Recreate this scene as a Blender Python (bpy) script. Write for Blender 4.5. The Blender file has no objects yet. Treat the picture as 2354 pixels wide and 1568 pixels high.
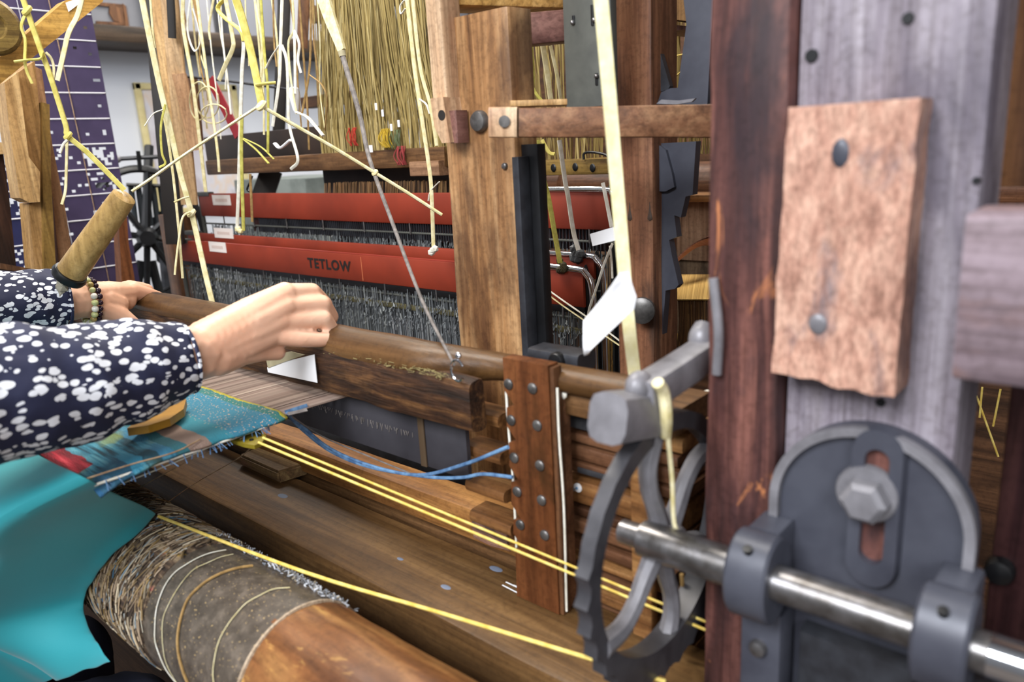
import bpy, bmesh, math, random
from mathutils import Vector, Matrix, noise
random.seed(7)
S = bpy.context.scene
COL = S.collection
# ---------------------------------------------------------------- camera
FPX = 1738.0
CX, CY = 1177.0, 784.0
AX = Vector((0.7549, 0.1238, -0.6441)).normalized()
AY = Vector((0.6535, -0.2244, 0.7229)); AY = (AY - AX * AX.dot(AY)).normalized()
AZ = AX.cross(AY)
if AZ.y > 0: AZ = -AZ
# rows are the world axes written in camera space (x right, y down, z forward)
RM = Matrix((AX, AY, AZ))
right = RM @ Vector((1, 0, 0)); down = RM @ Vector((0, 1, 0)); fwd = RM @ Vector((0, 0, 1))
cd = bpy.data.cameras.new('camera'); cam = bpy.data.objects.new('camera', cd); COL.objects.link(cam)
cd.sensor_width = 36; cd.lens = 36 * FPX / 2354.0; cd.clip_start = .02; cd.clip_end = 60
m = Matrix.Identity(4)
for i in range(3):
    m[i][0] = right[i]; m[i][1] = -down[i]; m[i][2] = -fwd[i]
cam.matrix_world = m
cd.dof.use_dof = True; cd.dof.focus_distance = 1.05; cd.dof.aperture_fstop = 5.0
S.camera = cam
# ---------------------------------------------------------------- light
W = bpy.data.worlds.new('world'); S.world = W; W.use_nodes = True
bg = W.node_tree.nodes['Background']; bg.inputs[0].default_value = (.93, .95, 1, 1); bg.inputs[1].default_value = .19
def area(name, loc, target, sx, sy, power, col):
    l = bpy.data.lights.new(name, 'AREA'); l.shape = 'RECTANGLE'; l.size = sx; l.size_y = sy; l.energy = power; l.color = col
    o = bpy.data.objects.new(name, l); COL.objects.link(o); o.location = loc
    o.rotation_euler = (Vector(target) - Vector(loc)).to_track_quat('-Z', 'Y').to_euler(); return o
area('camera_side_light', (-.25, -1.45, 1.25), (-.5, .7, -.2), 1.2, .9, 84, (.93, .96, 1))  # key light, taken as cool window daylight from behind the camera
area('camera_side_light', (1.5, -1.3, .9), (-.6, .5, -.2), 1.0, 1.2, 38, (.95, .97, 1))  # added fill lamp behind the camera on the right, no actual window
area('ceiling_lamp_light', (-1.3, .4, 1.55), (-1.3, .41, 0), 1.2, .3, 40, (1, .95, .86))
area('ceiling_lamp_light', (-2.4, 1.9, 1.55), (-2.4, 1.91, 0), 1.2, .3, 45, (1, .96, .9))
area('ceiling_lamp_light', (-.3, 2.2, 1.55), (-.3, 2.21, 0), 1.2, .3, 40, (1, .95, .86))
vs = S.view_settings
vs.view_transform = 'Standard'; vs.look = 'None'; vs.gamma = 1; vs.use_curve_mapping = False; vs.exposure = 0.1
# ---------------------------------------------------------------- helpers
FLOOR = -1.25
def P(px, py, **k):
    """the point of the place seen at a pixel, at a given world X, Y, Z or distance d"""
    r = (RM @ Vector((px - CX, py - CY, FPX))).normalized()
    (a, v), = k.items()
    if a == 'd': return r * v
    return r * (v / r['XYZ'.index(a)])
def hexc(h, a=1.0):
    h = h.lstrip('#'); c = [int(h[i:i + 2], 16) / 255 for i in (0, 2, 4)]
    return tuple((x / 12.92 if x <= .04045 else ((x + .055) / 1.055) ** 2.4) for x in c) + (a,)
class NT:
    def __init__(s, name):
        s.m = bpy.data.materials.new(name); s.m.use_nodes = True; s.t = s.m.node_tree
        s.b = s.t.nodes['Principled BSDF']
    def n(s, kind, **k):
        o = s.t.nodes.new('ShaderNode' + kind)
        for a, v in k.items():
            if a.startswith('i_'):
                key = a[2:]; key = int(key) if key.isdigit() else key.replace('_', ' ')
                o.inputs[key].default_value = v
            else: setattr(o, a, v)
        return o
    def l(s, a, b): s.t.links.new(a, b)
    def ramp(s, fac, stops, interp='LINEAR'):
        r = s.n('ValToRGB'); e = r.color_ramp.elements; r.color_ramp.interpolation = interp
        while len(e) < len(stops): e.new(.5)
        for el, (p, c) in zip(e, stops): el.position = p; el.color = c if not isinstance(c, str) else hexc(c)
        s.l(fac, r.inputs[0]); return r.outputs[0]
    def mix(s, fac, a, b, mode='MIX'):
        x = s.n('Mix', data_type='RGBA', blend_type=mode)
        for v, i in ((fac, 0), (a, 6), (b, 7)):
            if isinstance(v, bpy.types.NodeSocket): s.l(v, x.inputs[i])
            elif isinstance(v, str): x.inputs[i].default_value = hexc(v)
            else: x.inputs[i].default_value = v
        return x.outputs[2]
    def coords(s, scale=(1, 1, 1), rnd=True):
        tc = s.n('TexCoord'); v = tc.outputs['Object']
        if rnd:
            oi = s.n('ObjectInfo'); a = s.n('VectorMath', operation='MULTIPLY_ADD')
            cb = s.n('CombineXYZ'); 
            for i in range(3): s.l(oi.outputs['Random'], cb.inputs[i])
            s.l(cb.outputs[0], a.inputs[0]); a.inputs[1].default_value = (7.3, 3.1, 5.7); s.l(v, a.inputs[2]); v = a.outputs[0]
        mp = s.n('Mapping'); mp.inputs['Scale'].default_value = scale; s.l(v, mp.inputs[0]); return mp.outputs[0]
    def noise(s, vec, scale=1, detail=4, dist=0, rough=.5):
        x = s.n('TexNoise'); x.inputs['Scale'].default_value = scale; x.inputs['Detail'].default_value = detail
        x.inputs['Distortion'].default_value = dist; x.inputs['Roughness'].default_value = rough; s.l(vec, x.inputs['Vector']); return x.outputs[0]
    def bump(s, h, strength=.3, dist=.002):
        b = s.n('Bump'); b.inputs['Strength'].default_value = strength; b.inputs['Distance'].default_value = dist
        s.l(h, b.inputs['Height']); s.l(b.outputs[0], s.b.inputs['Normal'])
def desat(h, k=.84):
    h = h.lstrip('#'); c = [int(h[i:i + 2], 16) for i in (0, 2, 4)]; g = .3 * c[0] + .59 * c[1] + .11 * c[2]
    return '#%02x%02x%02x' % tuple(max(0, min(255, int(g + (x - g) * k))) for x in c)
def wood(name, light, mid, dark, axis='Z', stain=None, stain_amt=.5, stain_scale=9, rough=.5, fine=1.0, across=45, along=3.5, bump=.35, stain2=None, s2_amt=.62, stretch=1.0):
    t = NT(name); light, mid, dark = desat(light), desat(mid), desat(dark)
    sc = [across] * 3; sc['XYZ'.index(axis)] = along
    fs = [across * 5] * 3; fs['XYZ'.index(axis)] = along * 3
    n1 = t.noise(t.coords(tuple(sc)), 1, 5, .9, .55)
    col = t.ramp(n1, [(.28, dark), (.47, mid), (.68, light)])
    n2 = t.noise(t.coords(tuple(fs)), 1, 3, .2, .6)
    fr = t.ramp(n2, [(.36, (.45, .42, .40, 1)), (.56, (1, 1, 1, 1))])
    col = t.mix(.55 * fine, col, fr, 'MULTIPLY')
    ss = [stain_scale] * 3; ss['XYZ'.index(axis)] = stain_scale * .35 * stretch
    if stain:
        n3 = t.noise(t.coords(tuple(ss)), 1, 5, .5, .6)
        f = t.ramp(n3, [(stain_amt, (0, 0, 0, 1)), (stain_amt + .12, (1, 1, 1, 1))])
        col = t.mix(f, col, t.mix(.75, col, stain))
    n5 = t.noise(t.coords((150, 150, 150)), 1, 6, .3, .7); col = t.mix(.5, col, t.ramp(n5, [(.36, (.5, .47, .45, 1)), (.52, (1, 1, 1, 1)), (.70, (1.0, 1.0, 1.0, 1))]), 'MULTIPLY')
    if stain2:
        n4 = t.noise(t.coords(tuple(x * 1.7 for x in ss)), 1.3, 6, .8, .65)
        f = t.ramp(n4, [(s2_amt, (0, 0, 0, 1)), (s2_amt + .07, (1, 1, 1, 1))])
        col = t.mix(f, col, stain2)
    t.l(col, t.b.inputs['Base Color']); t.b.inputs['Roughness'].default_value = rough
    t.b.inputs['Specular IOR Level'].default_value = .35
    t.bump(n2, bump, .0012); return t.m
def plain(name, c, rough=.5, metal=0, var=None, vscale=30, bump=0, spec=.5, detail=4):
    t = NT(name)
    if var:
        n1 = t.noise(t.coords((vscale,) * 3), 1, detail, .2, .6)
        t.l(t.ramp(n1, [(.35, var), (.65, c)]), t.b.inputs['Base Color'])
        if bump: t.bump(n1, bump, .001)
    else: t.b.inputs['Base Color'].default_value = hexc(c)
    t.b.inputs['Roughness'].default_value = rough; t.b.inputs['Metallic'].default_value = metal
    t.b.inputs['Specular IOR Level'].default_value = spec
    return t.m
M = {}
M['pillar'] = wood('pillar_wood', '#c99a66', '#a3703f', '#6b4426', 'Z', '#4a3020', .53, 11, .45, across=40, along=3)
M['lath'] = wood('pink_lath_wood', '#d9b48c', '#c59a72', '#a87a56', 'Z', '#8a5a40', .62, 14, .5)
M['post2'] = wood('brown_post_wood', '#a5704c', '#8a5638', '#5f3b27', 'Z', '#33261f', .54, 26, .5, stretch=.5)
M['bracket'] = wood('red_brown_wood', '#7f4722', '#6a3819', '#4a2711', 'Z', '#33200f', .52, 24, .4, across=30)
M['plank'] = wood('olive_brown_wood', '#7d5a30', '#684722', '#432c14', 'X', '#3d2813', .56, 8, .5, along=2.2, across=36, stain2='#8a8478', s2_amt=.74)
M['rail'] = wood('orange_rail_wood', '#b57b3c', '#96602a', '#6a3f1a', 'X', '#4a2e16', .58, 9, .5)
M['batten'] = wood('worn_dark_wood', '#7d5128', '#432713', '#211309', 'X', '#1a100a', .50, 14, .65, across=75, along=9, bump=1.0, stain2='#9a7a48', s2_amt=.69)
M['handrail'] = wood('handrail_wood', '#6b4723', '#573819', '#3d260f', 'X', '#33210f', .6, 6, .42, fine=.4)
M['board'] = wood('grey_worn_wood', '#a39ba4', '#8b828c', '#6c626d', 'Z', '#4a4450', .50, 12, .6, across=70, along=3, stain2='#9a7a6a', s2_amt=.68)
M['side'] = wood('dark_red_post_wood', '#8a5448', '#54302c', '#33201f', 'Z', '#2a2026', .5, 16, .48, across=48, along=4, stain2='#b8764c', s2_amt=.64)
M['block'] = wood('pale_orange_block_wood', '#d6a68c', '#bd8872', '#966552', 'Z', '#65636c', .545, 22, .7, across=90, along=45, bump=.9)
M['tan'] = wood('tan_wood', '#d9ad70', '#c29356', '#9a6d3a', 'Z', '#6a4422', .6, 9, .5)
M['tanx'] = wood('yellow_beam_wood', '#d9aa5c', '#c08f43', '#93682c', 'X', '#6a4422', .66, 9, .5)
M['brownx'] = wood('brown_beam_wood', '#8a6038', '#6f4a28', '#4a2f18', 'X', '#3a2414', .58, 9, .5)
M['brown'] = wood('brown_upright_wood', '#8a5a35', '#6b4226', '#452a17', 'Z', '#33200f', .58, 9, .5)
M['mauve'] = wood('mauve_beam_wood', '#96675a', '#7d5147', '#5c3a34', 'Y', '#4a3030', .62, 9, .5)
M['orange'] = wood('orange_slat_wood', '#a9763f', '#875529', '#5a3618', 'X', '#40260f', .58, 12, .5)
M['redslat'] = wood('red_slat_wood', '#8a5c3c', '#6d4329', '#452917', 'X', '#3a2214', .58, 12, .5)
M['handle'] = wood('turned_handle_wood', '#c9a15c', '#b08a48', '#8a6630', 'Z', '#6a4a26', .6, 12, .38, fine=.5)
M['roof'] = wood('far_brown_wood', '#7a4f30', '#5f3b22', '#3c2414', 'X', '#2a1a10', .55, 6, .6)
M['iron'] = plain('dark_iron', '#3c3e44', .42, .35, '#2b2b2f', 40, .2)
M['ironp'] = plain('grey_painted_iron', '#858388', .42, .15, '#68666a', 30, .15)
M['irond'] = plain('slate_painted_iron', '#4b4d57', .42, .15, '#3a3b45', 16, .12)
M['irong'] = plain('green_grey_iron', '#5b5c56', .5, .15, '#494a46', 20, .1)
M['black'] = plain('black_iron', '#17181b', .4, .2, '#0d0d0f', 30, .1)
M['blackwood'] = plain('black_stained_wood', '#1d1613', .6, 0, '#120d0b', 20)
M['steel'] = plain('worn_steel', '#8f8d8f', .33, .85, '#66625f', 60, .15)
M['chrome'] = plain('chrome', '#d5d7dc', .14, 1)
M['bright'] = plain('polished_steel', '#e6e8ee', .12, 1)
M['bolt'] = plain('bolt_steel', '#6d6a68', .4, .6, '#484644', 60, .2)
M['red'] = plain('red_paint', '#8c3018', .58, 0, '#782712', 8, .05)
M['paper'] = plain('white_paper', '#f3f3f5', .7, 0)
M['sticker'] = plain('sticker_paper', '#efe6df', .6, 0)
M['stickerink'] = plain('sticker_ink', '#cdb7ad', .7, 0)
M['tape'] = plain('masking_tape', '#b5ab8c', .7, 0, '#a09676', 40)
M['ink'] = plain('black_ink', '#1c1311', .7, 0)
def cordmat(name, a, b):
    t = NT(name); n1 = t.noise(t.coords((90, 90, 90)), 1, 4, 0, .6)
    t.l(t.ramp(n1, [(.35, b), (.65, a)]), t.b.inputs['Base Color']); t.b.inputs['Roughness'].default_value = .75
    n2 = t.noise(t.coords((700, 700, 200)), 1, 2, 0, .6); t.bump(n2, .5, .0008); return t.m
M['cream'] = cordmat('cream_cord', '#e9dfb6', '#cdbf86')
M['yellow'] = cordmat('yellow_cord', '#e6d87c', '#c9ba58')
M['white'] = cordmat('white_cord', '#f0ede2', '#d5d0bd')
M['brcord'] = cordmat('brown_cord', '#a88650', '#7d6034')
M['green'] = cordmat('green_cord', '#c9c261', '#a39a40')
M['gold'] = cordmat('bright_yellow_elastic', '#ecd57a', '#cfae4a')
M['bluey'] = cordmat('blue_yarn', '#6d93b8', '#3f5f86')
M['thread'] = cordmat('brown_thread', '#b89a78', '#8a6a4a')
M['greyc'] = cordmat('grey_cord', '#7f7874', '#5d5754')
M['rope'] = cordmat('strap_cream', '#efe7bd', '#e0d59c')
def random_strand(name, cols, rough=.8):
    t = NT(name); a = t.n('Attribute', attribute_name='tint'); 
    t.l(t.ramp(a.outputs['Fac'], [(i / (len(cols) - 1), c) for i, c in enumerate(cols)]), t.b.inputs['Base Color'])
    t.b.inputs['Roughness'].default_value = rough; return t.m
M['harness'] = random_strand('harness_cord', ['#6d5a2c', '#8f7a42', '#a8935a', '#7f6a38', '#c2b07a'])
M['heddle'] = random_strand('grey_heddle', ['#26282b', '#4c4f52', '#6f7375', '#33363a', '#8f9290'])
M['warp'] = random_strand('warp_thread', ['#8a7468', '#a08c7f', '#6d5a50', '#b7a393'])
M['goldwarp'] = random_strand('gold_warp', ['#c9a45e', '#e2c27a', '#a88446', '#d9b56a'])
M['pinkwarp'] = random_strand('pink_warp', ['#c48a70', '#d39a80', '#a86f58', '#cf9378'])
M['darkwarp'] = random_strand('hanging_end', ['#5a3d22', '#7a5630', '#3a2716', '#9a7444'])
t = NT('wall_paint'); n1 = t.noise(t.coords((2, 2, 2)), 1, 3); t.l(t.ramp(n1, [(.3, '#d3d7e0'), (.7, '#dde0e8')]), t.b.inputs['Base Color']); t.b.inputs['Roughness'].default_value = .9; M['wall'] = t.m
M['shelfgrey'] = plain('grey_board', '#8f9096', .8, 0, '#7d7e84', 3)
M['floor'] = plain('floor_concrete', '#6a6058', .8, 0, '#544b44', 6)
M['purple'] = plain('indigo_card', '#3d3152', .75, 0, '#332848', 20)
M['navycard'] = plain('navy_card', '#1f2352', .75, 0, '#191c44', 20)
M['cardedge'] = plain('card_lace', '#d8d6dc', .8)
M['frame'] = plain('pale_picture_frame', '#d9cc9a', .5, 0, '#c9ba84', 20)
t = NT('faded_print'); n1 = t.noise(t.coords((9, 9, 5)), 1, 4, .6); t.l(t.ramp(n1, [(.36, '#b7b0b8'), (.47, '#cfcdd4'), (.55, '#d8c6b8'), (.66, '#d3d5de')]), t.b.inputs['Base Color']); M['print'] = t.m
# skin, blouse
t = NT('skin'); n1 = t.noise(t.coords((14, 14, 14), False), 1, 4); t.l(t.ramp(n1, [(.35, '#e0aa8c'), (.65, '#ecc0a4')]), t.b.inputs['Base Color'])
t.b.inputs['Roughness'].default_value = .45; t.b.inputs['Subsurface Weight'].default_value = .12; t.b.inputs['Subsurface Radius'].default_value = (.012, .005, .003)
n2 = t.noise(t.coords((500, 500, 500), False), 1, 2); t.bump(n2, .12, .0006); M['skin'] = t.m
def blouse(name, sp, thr):
    t = NT(name); v = t.n('TexVoronoi'); v.inputs['Scale'].default_value = sp; v.inputs['Randomness'].default_value = 1
    co = t.coords((1, .62, 1), False); w = t.noise(co, 60, 2); 
    ad = t.n('VectorMath', operation='MULTIPLY_ADD'); cb = t.n('CombineXYZ'); t.l(w, cb.inputs[0]); t.l(w, cb.inputs[2]); t.l(cb.outputs[0], ad.inputs[0]); ad.inputs[1].default_value = (.012, .012, .012); t.l(co, ad.inputs[2])
    t.l(ad.outputs[0], v.inputs['Vector'])
    sep = t.n('SeparateColor'); t.l(v.outputs['Color'], sep.inputs[0])
    mm = t.n('Math', operation='MULTIPLY_ADD'); t.l(sep.outputs[0], mm.inputs[0]); mm.inputs[1].default_value = .30; mm.inputs[2].default_value = thr
    lt = t.n('Math', operation='LESS_THAN'); t.l(v.outputs['Distance'], lt.inputs[0]); t.l(mm.outputs[0], lt.inputs[1])
    col = t.mix(lt.outputs[0], '#1b1f3c', '#e6e8ee'); t.l(col, t.b.inputs['Base Color']); t.b.inputs['Roughness'].default_value = .75
    n2 = t.noise(t.coords((45, 45, 45), False), 1, 3); t.bump(n2, .3, .003); return t.m
M['blouse'] = blouse('spotted_blouse', 150, .27)
M['trousers'] = plain('navy_trousers', '#20243a', .85)
M['hair'] = plain('brown_hair', '#33231a', .6, 0, '#22160f', 60, .4)
t = NT('teal_cloth'); n1 = t.noise(t.coords((5, 5, 5), False), 1, 3); t.l(t.ramp(n1, [(.3, '#1f8b94'), (.7, '#2a9ca5')]), t.b.inputs['Base Color']); t.b.inputs['Roughness'].default_value = .75
n2 = t.noise(t.coords((900, 900, 900), False), 1, 2); t.bump(n2, .25, .0006); t.b.inputs['Sheen Weight'].default_value = .2; M['teal'] = t.m
# ---- mesh helpers
def thing(name, label, cat, loc=(0, 0, 0), group=None):
    o = bpy.data.objects.new(name, None); COL.objects.link(o); o.location = loc; o.empty_display_size = .03
    o['label'] = label; o['category'] = cat
    if group: o['group'] = group
    return o
def wloc(o):
    v = Vector((0, 0, 0))
    while o: v = v + o.location; o = o.parent
    return v
def part(name, bm, mat, parent=None, smooth=True, label=None, kind=None, origin=None):
    """one mesh object; bm is in world coordinates, shifted to its parent's place"""
    off = wloc(parent) if parent else Vector(origin if origin is not None else (0, 0, 0))
    bmesh.ops.translate(bm, verts=bm.verts, vec=-off)
    bmesh.ops.recalc_face_normals(bm, faces=bm.faces)
    me = bpy.data.meshes.new(name); bm.to_mesh(me); bm.free()
    me.materials.append(M[mat] if isinstance(mat, str) else mat)
    if smooth:
        me.polygons.foreach_set('use_smooth', [True] * len(me.polygons))
        me.set_sharp_from_angle(angle=math.radians(38))
    o = bpy.data.objects.new(name, me); COL.objects.link(o)
    if parent: o.parent = parent
    else: o.location = off
    if label: o['label'] = label
    if kind: o['kind'] = kind
    return o
def solo(name, bm, mat, label, cat, group=None, smooth=True, kind=None):
    c = Vector((0, 0, 0)); n = len(bm.verts)
    zs = min(v.co.z for v in bm.verts)
    for v in bm.verts: c += v.co
    c /= n; c.z = zs
    o = part(name, bm, mat, None, smooth, label, kind, c); o['category'] = cat
    if group: o['group'] = group
    return o
def struct(name, bm, mat, smooth=False):
    o = part(name, bm, mat, None, smooth); o['kind'] = 'structure'; return o
def rrect(w, h, b, seg=2):
    b = min(b, w * .45, h * .45); pts = []
    for sx, sy, a0 in ((1, 1, 0), (-1, 1, 90), (-1, -1, 180), (1, -1, 270)):
        for k in range(seg + 1):
            a = math.radians(a0 + 90 * k / seg)
            pts.append((sx * (w / 2 - b) + b * math.cos(a), sy * (h / 2 - b) + b * math.sin(a)))
    return pts
def sweep(bm, rings, cap=True, closed=False):
    vr = [[bm.verts.new(p) for p in r] for r in rings]; n = len(rings[0])
    rng = range(len(vr)) if closed else range(len(vr) - 1)
    for i in rng:
        a, b = vr[i], vr[(i + 1) % len(vr)]
        for j in range(n):
            bm.faces.new((a[j], a[(j + 1) % n], b[(j + 1) % n], b[j]))
    if cap and not closed:
        bm.faces.new(list(reversed(vr[0]))); bm.faces.new(vr[-1])
    return vr
def basis(d, hint=None):
    d = Vector(d).normalized()
    if hint is None: hint = Vector((0, 0, 1)) if abs(d.z) < .8 else Vector((0, 1, 0))
    s = d.cross(Vector(hint)).normalized(); u = s.cross(d).normalized(); return d, s, u
def timber(p0, p1, w, h, bev=.003, n=None, wob=0.0, hint=None, bm=None, freq=14, taper=1.0, cut=0):
    """squared timber from p0 to p1; w is its horizontal width, h its other side"""
    bm = bm or bmesh.new(); p0 = Vector(p0); p1 = Vector(p1); L = (p1 - p0).length
    d, s, u = basis(p1 - p0, hint)
    n = n or (max(2, int(L / .02)) if wob else 1); sec = rrect(w, h, bev)
    rings = []
    ks = [0, .0015 / L] + [k / n for k in range(1, n)] + [1 - .0015 / L, 1]
    for i, k in enumerate(ks):
        c = p0.lerp(p1, k); sc = 1 + (taper - 1) * k; ring = []
        e = .994 if i in (0, len(ks) - 1) else 1
        for a, b in sec:
            q = c + s * a * sc * e + u * b * sc * e
            if wob: q = q + noise.noise_vector(q * freq) * wob
            ring.append(q)
        rings.append(ring)
    sweep(bm, rings); return bm
def abox(x0, x1, y0, y1, z0, z1, bev=.002, wob=0, axis=None, bm=None, freq=14):
    dx, dy, dz = abs(x1 - x0), abs(y1 - y0), abs(z1 - z0); cx, cy, cz = (x0 + x1) / 2, (y0 + y1) / 2, (z0 + z1) / 2
    axis = axis or 'XYZ'[max(range(3), key=lambda i: (dx, dy, dz)[i])]
    if axis == 'X': return timber((min(x0, x1), cy, cz), (max(x0, x1), cy, cz), dy, dz, bev, None, wob, (0, 0, 1), bm, freq)
    if axis == 'Y': return timber((cx, min(y0, y1), cz), (cx, max(y0, y1), cz), dx, dz, bev, None, wob, (0, 0, 1), bm, freq)
    return timber((cx, cy, min(z0, z1)), (cx, cy, max(z0, z1)), dx, dy, bev, None, wob, (0, 1, 0), bm, freq)
def smoothpath(pts, k=6):
    pts = [Vector(p) for p in pts]
    if len(pts) < 3: return [pts[0].lerp(pts[-1], i / k) for i in range(k + 1)]
    out = []
    for i in range(len(pts) - 1):
        a = pts[i - 1] if i else pts[0] * 2 - pts[1]; b = pts[i]; c = pts[i + 1]; e = pts[i + 2] if i + 2 < len(pts) else pts[-1] * 2 - pts[-2]
        for j in range(k):
            u = j / k
            out.append(.5 * ((2 * b) + (c - a) * u + (2 * a - 5 * b + 4 * c - e) * u * u + (3 * b - a - 3 * c + e) * u ** 3))
    out.append(pts[-1]); return out
def tube(pts, r, n=8, bm=None, smooth_k=6, flat=1.0, closed=False, rad=None, hint=None):
    """round (or flattened) tube along a path; r may be a number or a function of 0..1"""
    bm = bm or bmesh.new()
    path = smoothpath(pts, smooth_k) if smooth_k else [Vector(p) for p in pts]
    N = len(path); rings = []; up = None
    for i, p in enumerate(path):
        t_ = (path[(i + 1) % N] - path[i - 1]) if closed else (path[min(i + 1, N - 1)] - path[max(i - 1, 0)])
        t_ = t_.normalized() if t_.length > 1e-9 else Vector((0, 0, 1))
        if up is None: up = Vector(hint) if hint else (Vector((0, 0, 1)) if abs(t_.z) < .8 else Vector((.6, -.8, 0)))
        s = t_.cross(up)
        if s.length < 1e-6: s = t_.cross(Vector((1, .3, .2)))
        s.normalize(); up = s.cross(t_).normalized()
        rr = r(i / (N - 1)) if callable(r) else r
        rings.append([p + s * math.cos(2 * math.pi * j / n) * rr + up * math.sin(2 * math.pi * j / n) * rr * flat for j in range(n)])
    sweep(bm, rings, True, closed); return bm
def lathe(base, axis, prof, n=24, bm=None):
    """profile [(along, radius)...] turned round an axis"""
    bm = bm or bmesh.new(); d, s, u = basis(axis); base = Vector(base)
    rings = [[base + d * a + (s * math.cos(2 * math.pi * j / n) + u * math.sin(2 * math.pi * j / n)) * max(r, 1e-5) for j in range(n)] for a, r in prof]
    sweep(bm, rings); return bm
def prism(poly, thick, bm=None):
    """a flat outline (3D points) given a thickness vector"""
    bm = bm or bmesh.new(); thick = Vector(thick)
    a = [bm.verts.new(p) for p in poly]; b = [bm.verts.new(Vector(p) + thick) for p in poly]
    bm.faces.new(a); bm.faces.new(list(reversed(b)))
    for i in range(len(a)):
        j = (i + 1) % len(a); bm.faces.new((a[i], b[i], b[j], a[j]))
    return bm
def ball(bm, c, r, sub=2, sc=(1, 1, 1)):
    mt = Matrix.Translation(c) @ Matrix.Diagonal((sc[0], sc[1], sc[2], 1))
    bmesh.ops.create_icosphere(bm, subdivisions=sub, radius=r, matrix=mt); return bm
def ribbon(pts, w, th, side, bm=None, k=6, wf=None):
    """flat strip of width w along side vector(s)"""
    bm = bm or bmesh.new(); path = smoothpath(pts, k); N = len(path); rings = []
    side = Vector(side).normalized()
    for i, p in enumerate(path):
        t_ = (path[min(i + 1, N - 1)] - path[max(i - 1, 0)]).normalized(); s = (side - t_ * side.dot(t_)).normalized(); u = s.cross(t_)
        ww = w * (wf(i / (N - 1)) if wf else 1)
        rings.append([p + s * ww / 2 + u * th / 2, p - s * ww / 2 + u * th / 2, p - s * ww / 2 - u * th / 2, p + s * ww / 2 - u * th / 2])
    sweep(bm, rings); return bm
def strands(name, lines, mat, parent=None, kind='stuff', **k):
    """many thin square strands in one mesh, each with its own tint; lines = [(points, radius)]"""
    bm = bmesh.new(); lay = bm.faces.layers.float.new('tint')
    for pts, r in lines:
        tt = random.random(); rings = []; pts = [Vector(p) for p in pts]
        for i, p in enumerate(pts):
            t_ = (pts[min(i + 1, len(pts) - 1)] - pts[max(i - 1, 0)]).normalized(); d, s, u = basis(t_)
            rings.append([p + s * r, p + u * r, p - s * r, p - u * r])
        n0 = len(bm.faces); sweep(bm, rings, False); bm.faces.ensure_lookup_table()
        for f in bm.faces[n0:]: f[lay] = tt
    if parent: return part(name, bm, mat, parent, False, None, kind)
    return solo(name, bm, mat, k['label'], k['cat'], k.get('group'), False, kind)
def voxel(o, size, smooth=6):
    r = o.modifiers.new('r', 'REMESH'); r.mode = 'VOXEL'; r.voxel_size = size
    s = o.modifiers.new('s', 'SMOOTH'); s.factor = .5; s.iterations = smooth
    dg = bpy.context.evaluated_depsgraph_get(); me = bpy.data.meshes.new_from_object(o.evaluated_get(dg)); o.modifiers.clear()
    old = o.data; o.data = me; me.name = old.name; bpy.data.meshes.remove(old)
    me.polygons.foreach_set('use_smooth', [True] * len(me.polygons)); return o
def disc_bolt(bm, c, axis, r, h, n=16, dome=.4):
    lathe(c, axis, [(-.002, r), (h * .5, r), (h * .8, r * .85), (h, r * dome)], n, bm); return bm
# ================================================================= the room
struct('floor', abox(-3.6, 3, -2.5, 4.6, FLOOR - .05, FLOOR, 0, axis='X'), 'floor')
struct('wall_left', abox(-3.3, -3.2, -2.5, 4.6, FLOOR, 1.7, 0, axis='Y'), 'wall')
struct('wall_back', abox(-3.6, 3, 4.5, 4.6, FLOOR, 1.7, 0, axis='X'), 'wall')

# ================================================================= right foreground: side frame with bearing plate
YF = .475
o = thing('side_post', 'dark red-brown worn loom post beside the iron wheel', 'loom post', (-.213, .52, FLOOR))
part('upright', abox(-.241, -.187, YF, .56, FLOOR, .55, .006, .0016, 'Z', freq=22), 'side', o)
bm = bmesh.new()
for z in (.06, -.02, -.085, -.12): pass
tb = thing('bearing_board', 'wide grey weathered board carrying the round iron plate', 'board', (-.136, .52, FLOOR))
part('board', abox(-.186, -.083, YF + .01, .545, FLOOR, .55, .003, .0006, 'Z'), 'board', tb)
for px, py, rr in ((2088, 42, .0035), (1866, 128, .0042), (2025, 925, .003), (2245, 415, .0022)):
    bm = bmesh.new(); c = P(px, py, Y=YF + .0095); lathe(c, (0, 1, 0), [(-.0012, rr * .9), (.003, rr), (.004, rr * .6)], 12, bm)
    part('nail', bm, 'black', tb)
# chopped block nailed on the board
bk = thing('wood_block', 'pale orange chopped wooden block nailed on the grey board', 'block', (-.145, YF, -.15))
bm = bmesh.new(); nz, nx = 26, 16
x0, x1, z0, z1, yf = -.1805, -.1105, -.150, .0125, YF - .016
def blk(i, j):
    u, v = i / nx, j / nz; x = x0 + (x1 - x0) * u; z = z0 + (z1 - z0) * v
    x += .004 * (1 - v) * (-1 if u < .5 else -.2) + noise.noise((0, z * 60, u * 3)) * .0012
    if v < .08: z += noise.noise((x * 60, 0, 3)) * .006 - u * .004
    y = yf - .004 * (1 - v) + noise.noise((x * 40, z * 22, 1.3)) * .0025 + noise.noise((x * 120 + z * 80, z * 60, 5)) * .0009
    return Vector((x, y, z))
grid = [[bm.verts.new(blk(i, j)) for i in range(nx + 1)] for j in range(nz + 1)]
back = [[bm.verts.new(Vector((v.co.x, YF + .009, v.co.z))) for v in r] for r in grid]
for j in range(nz):
    for i in range(nx): bm.faces.new((grid[j][i], grid[j][i + 1], grid[j + 1][i + 1], grid[j + 1][i]))
for a, b in ((grid[0], back[0]), (grid[-1], back[-1]), ([r[0] for r in grid], [r[0] for r in back]), ([r[-1] for r in grid], [r[-1] for r in back])):
    for i in range(len(a) - 1): bm.faces.new((a[i], a[i + 1], b[i + 1], b[i]))
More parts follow.
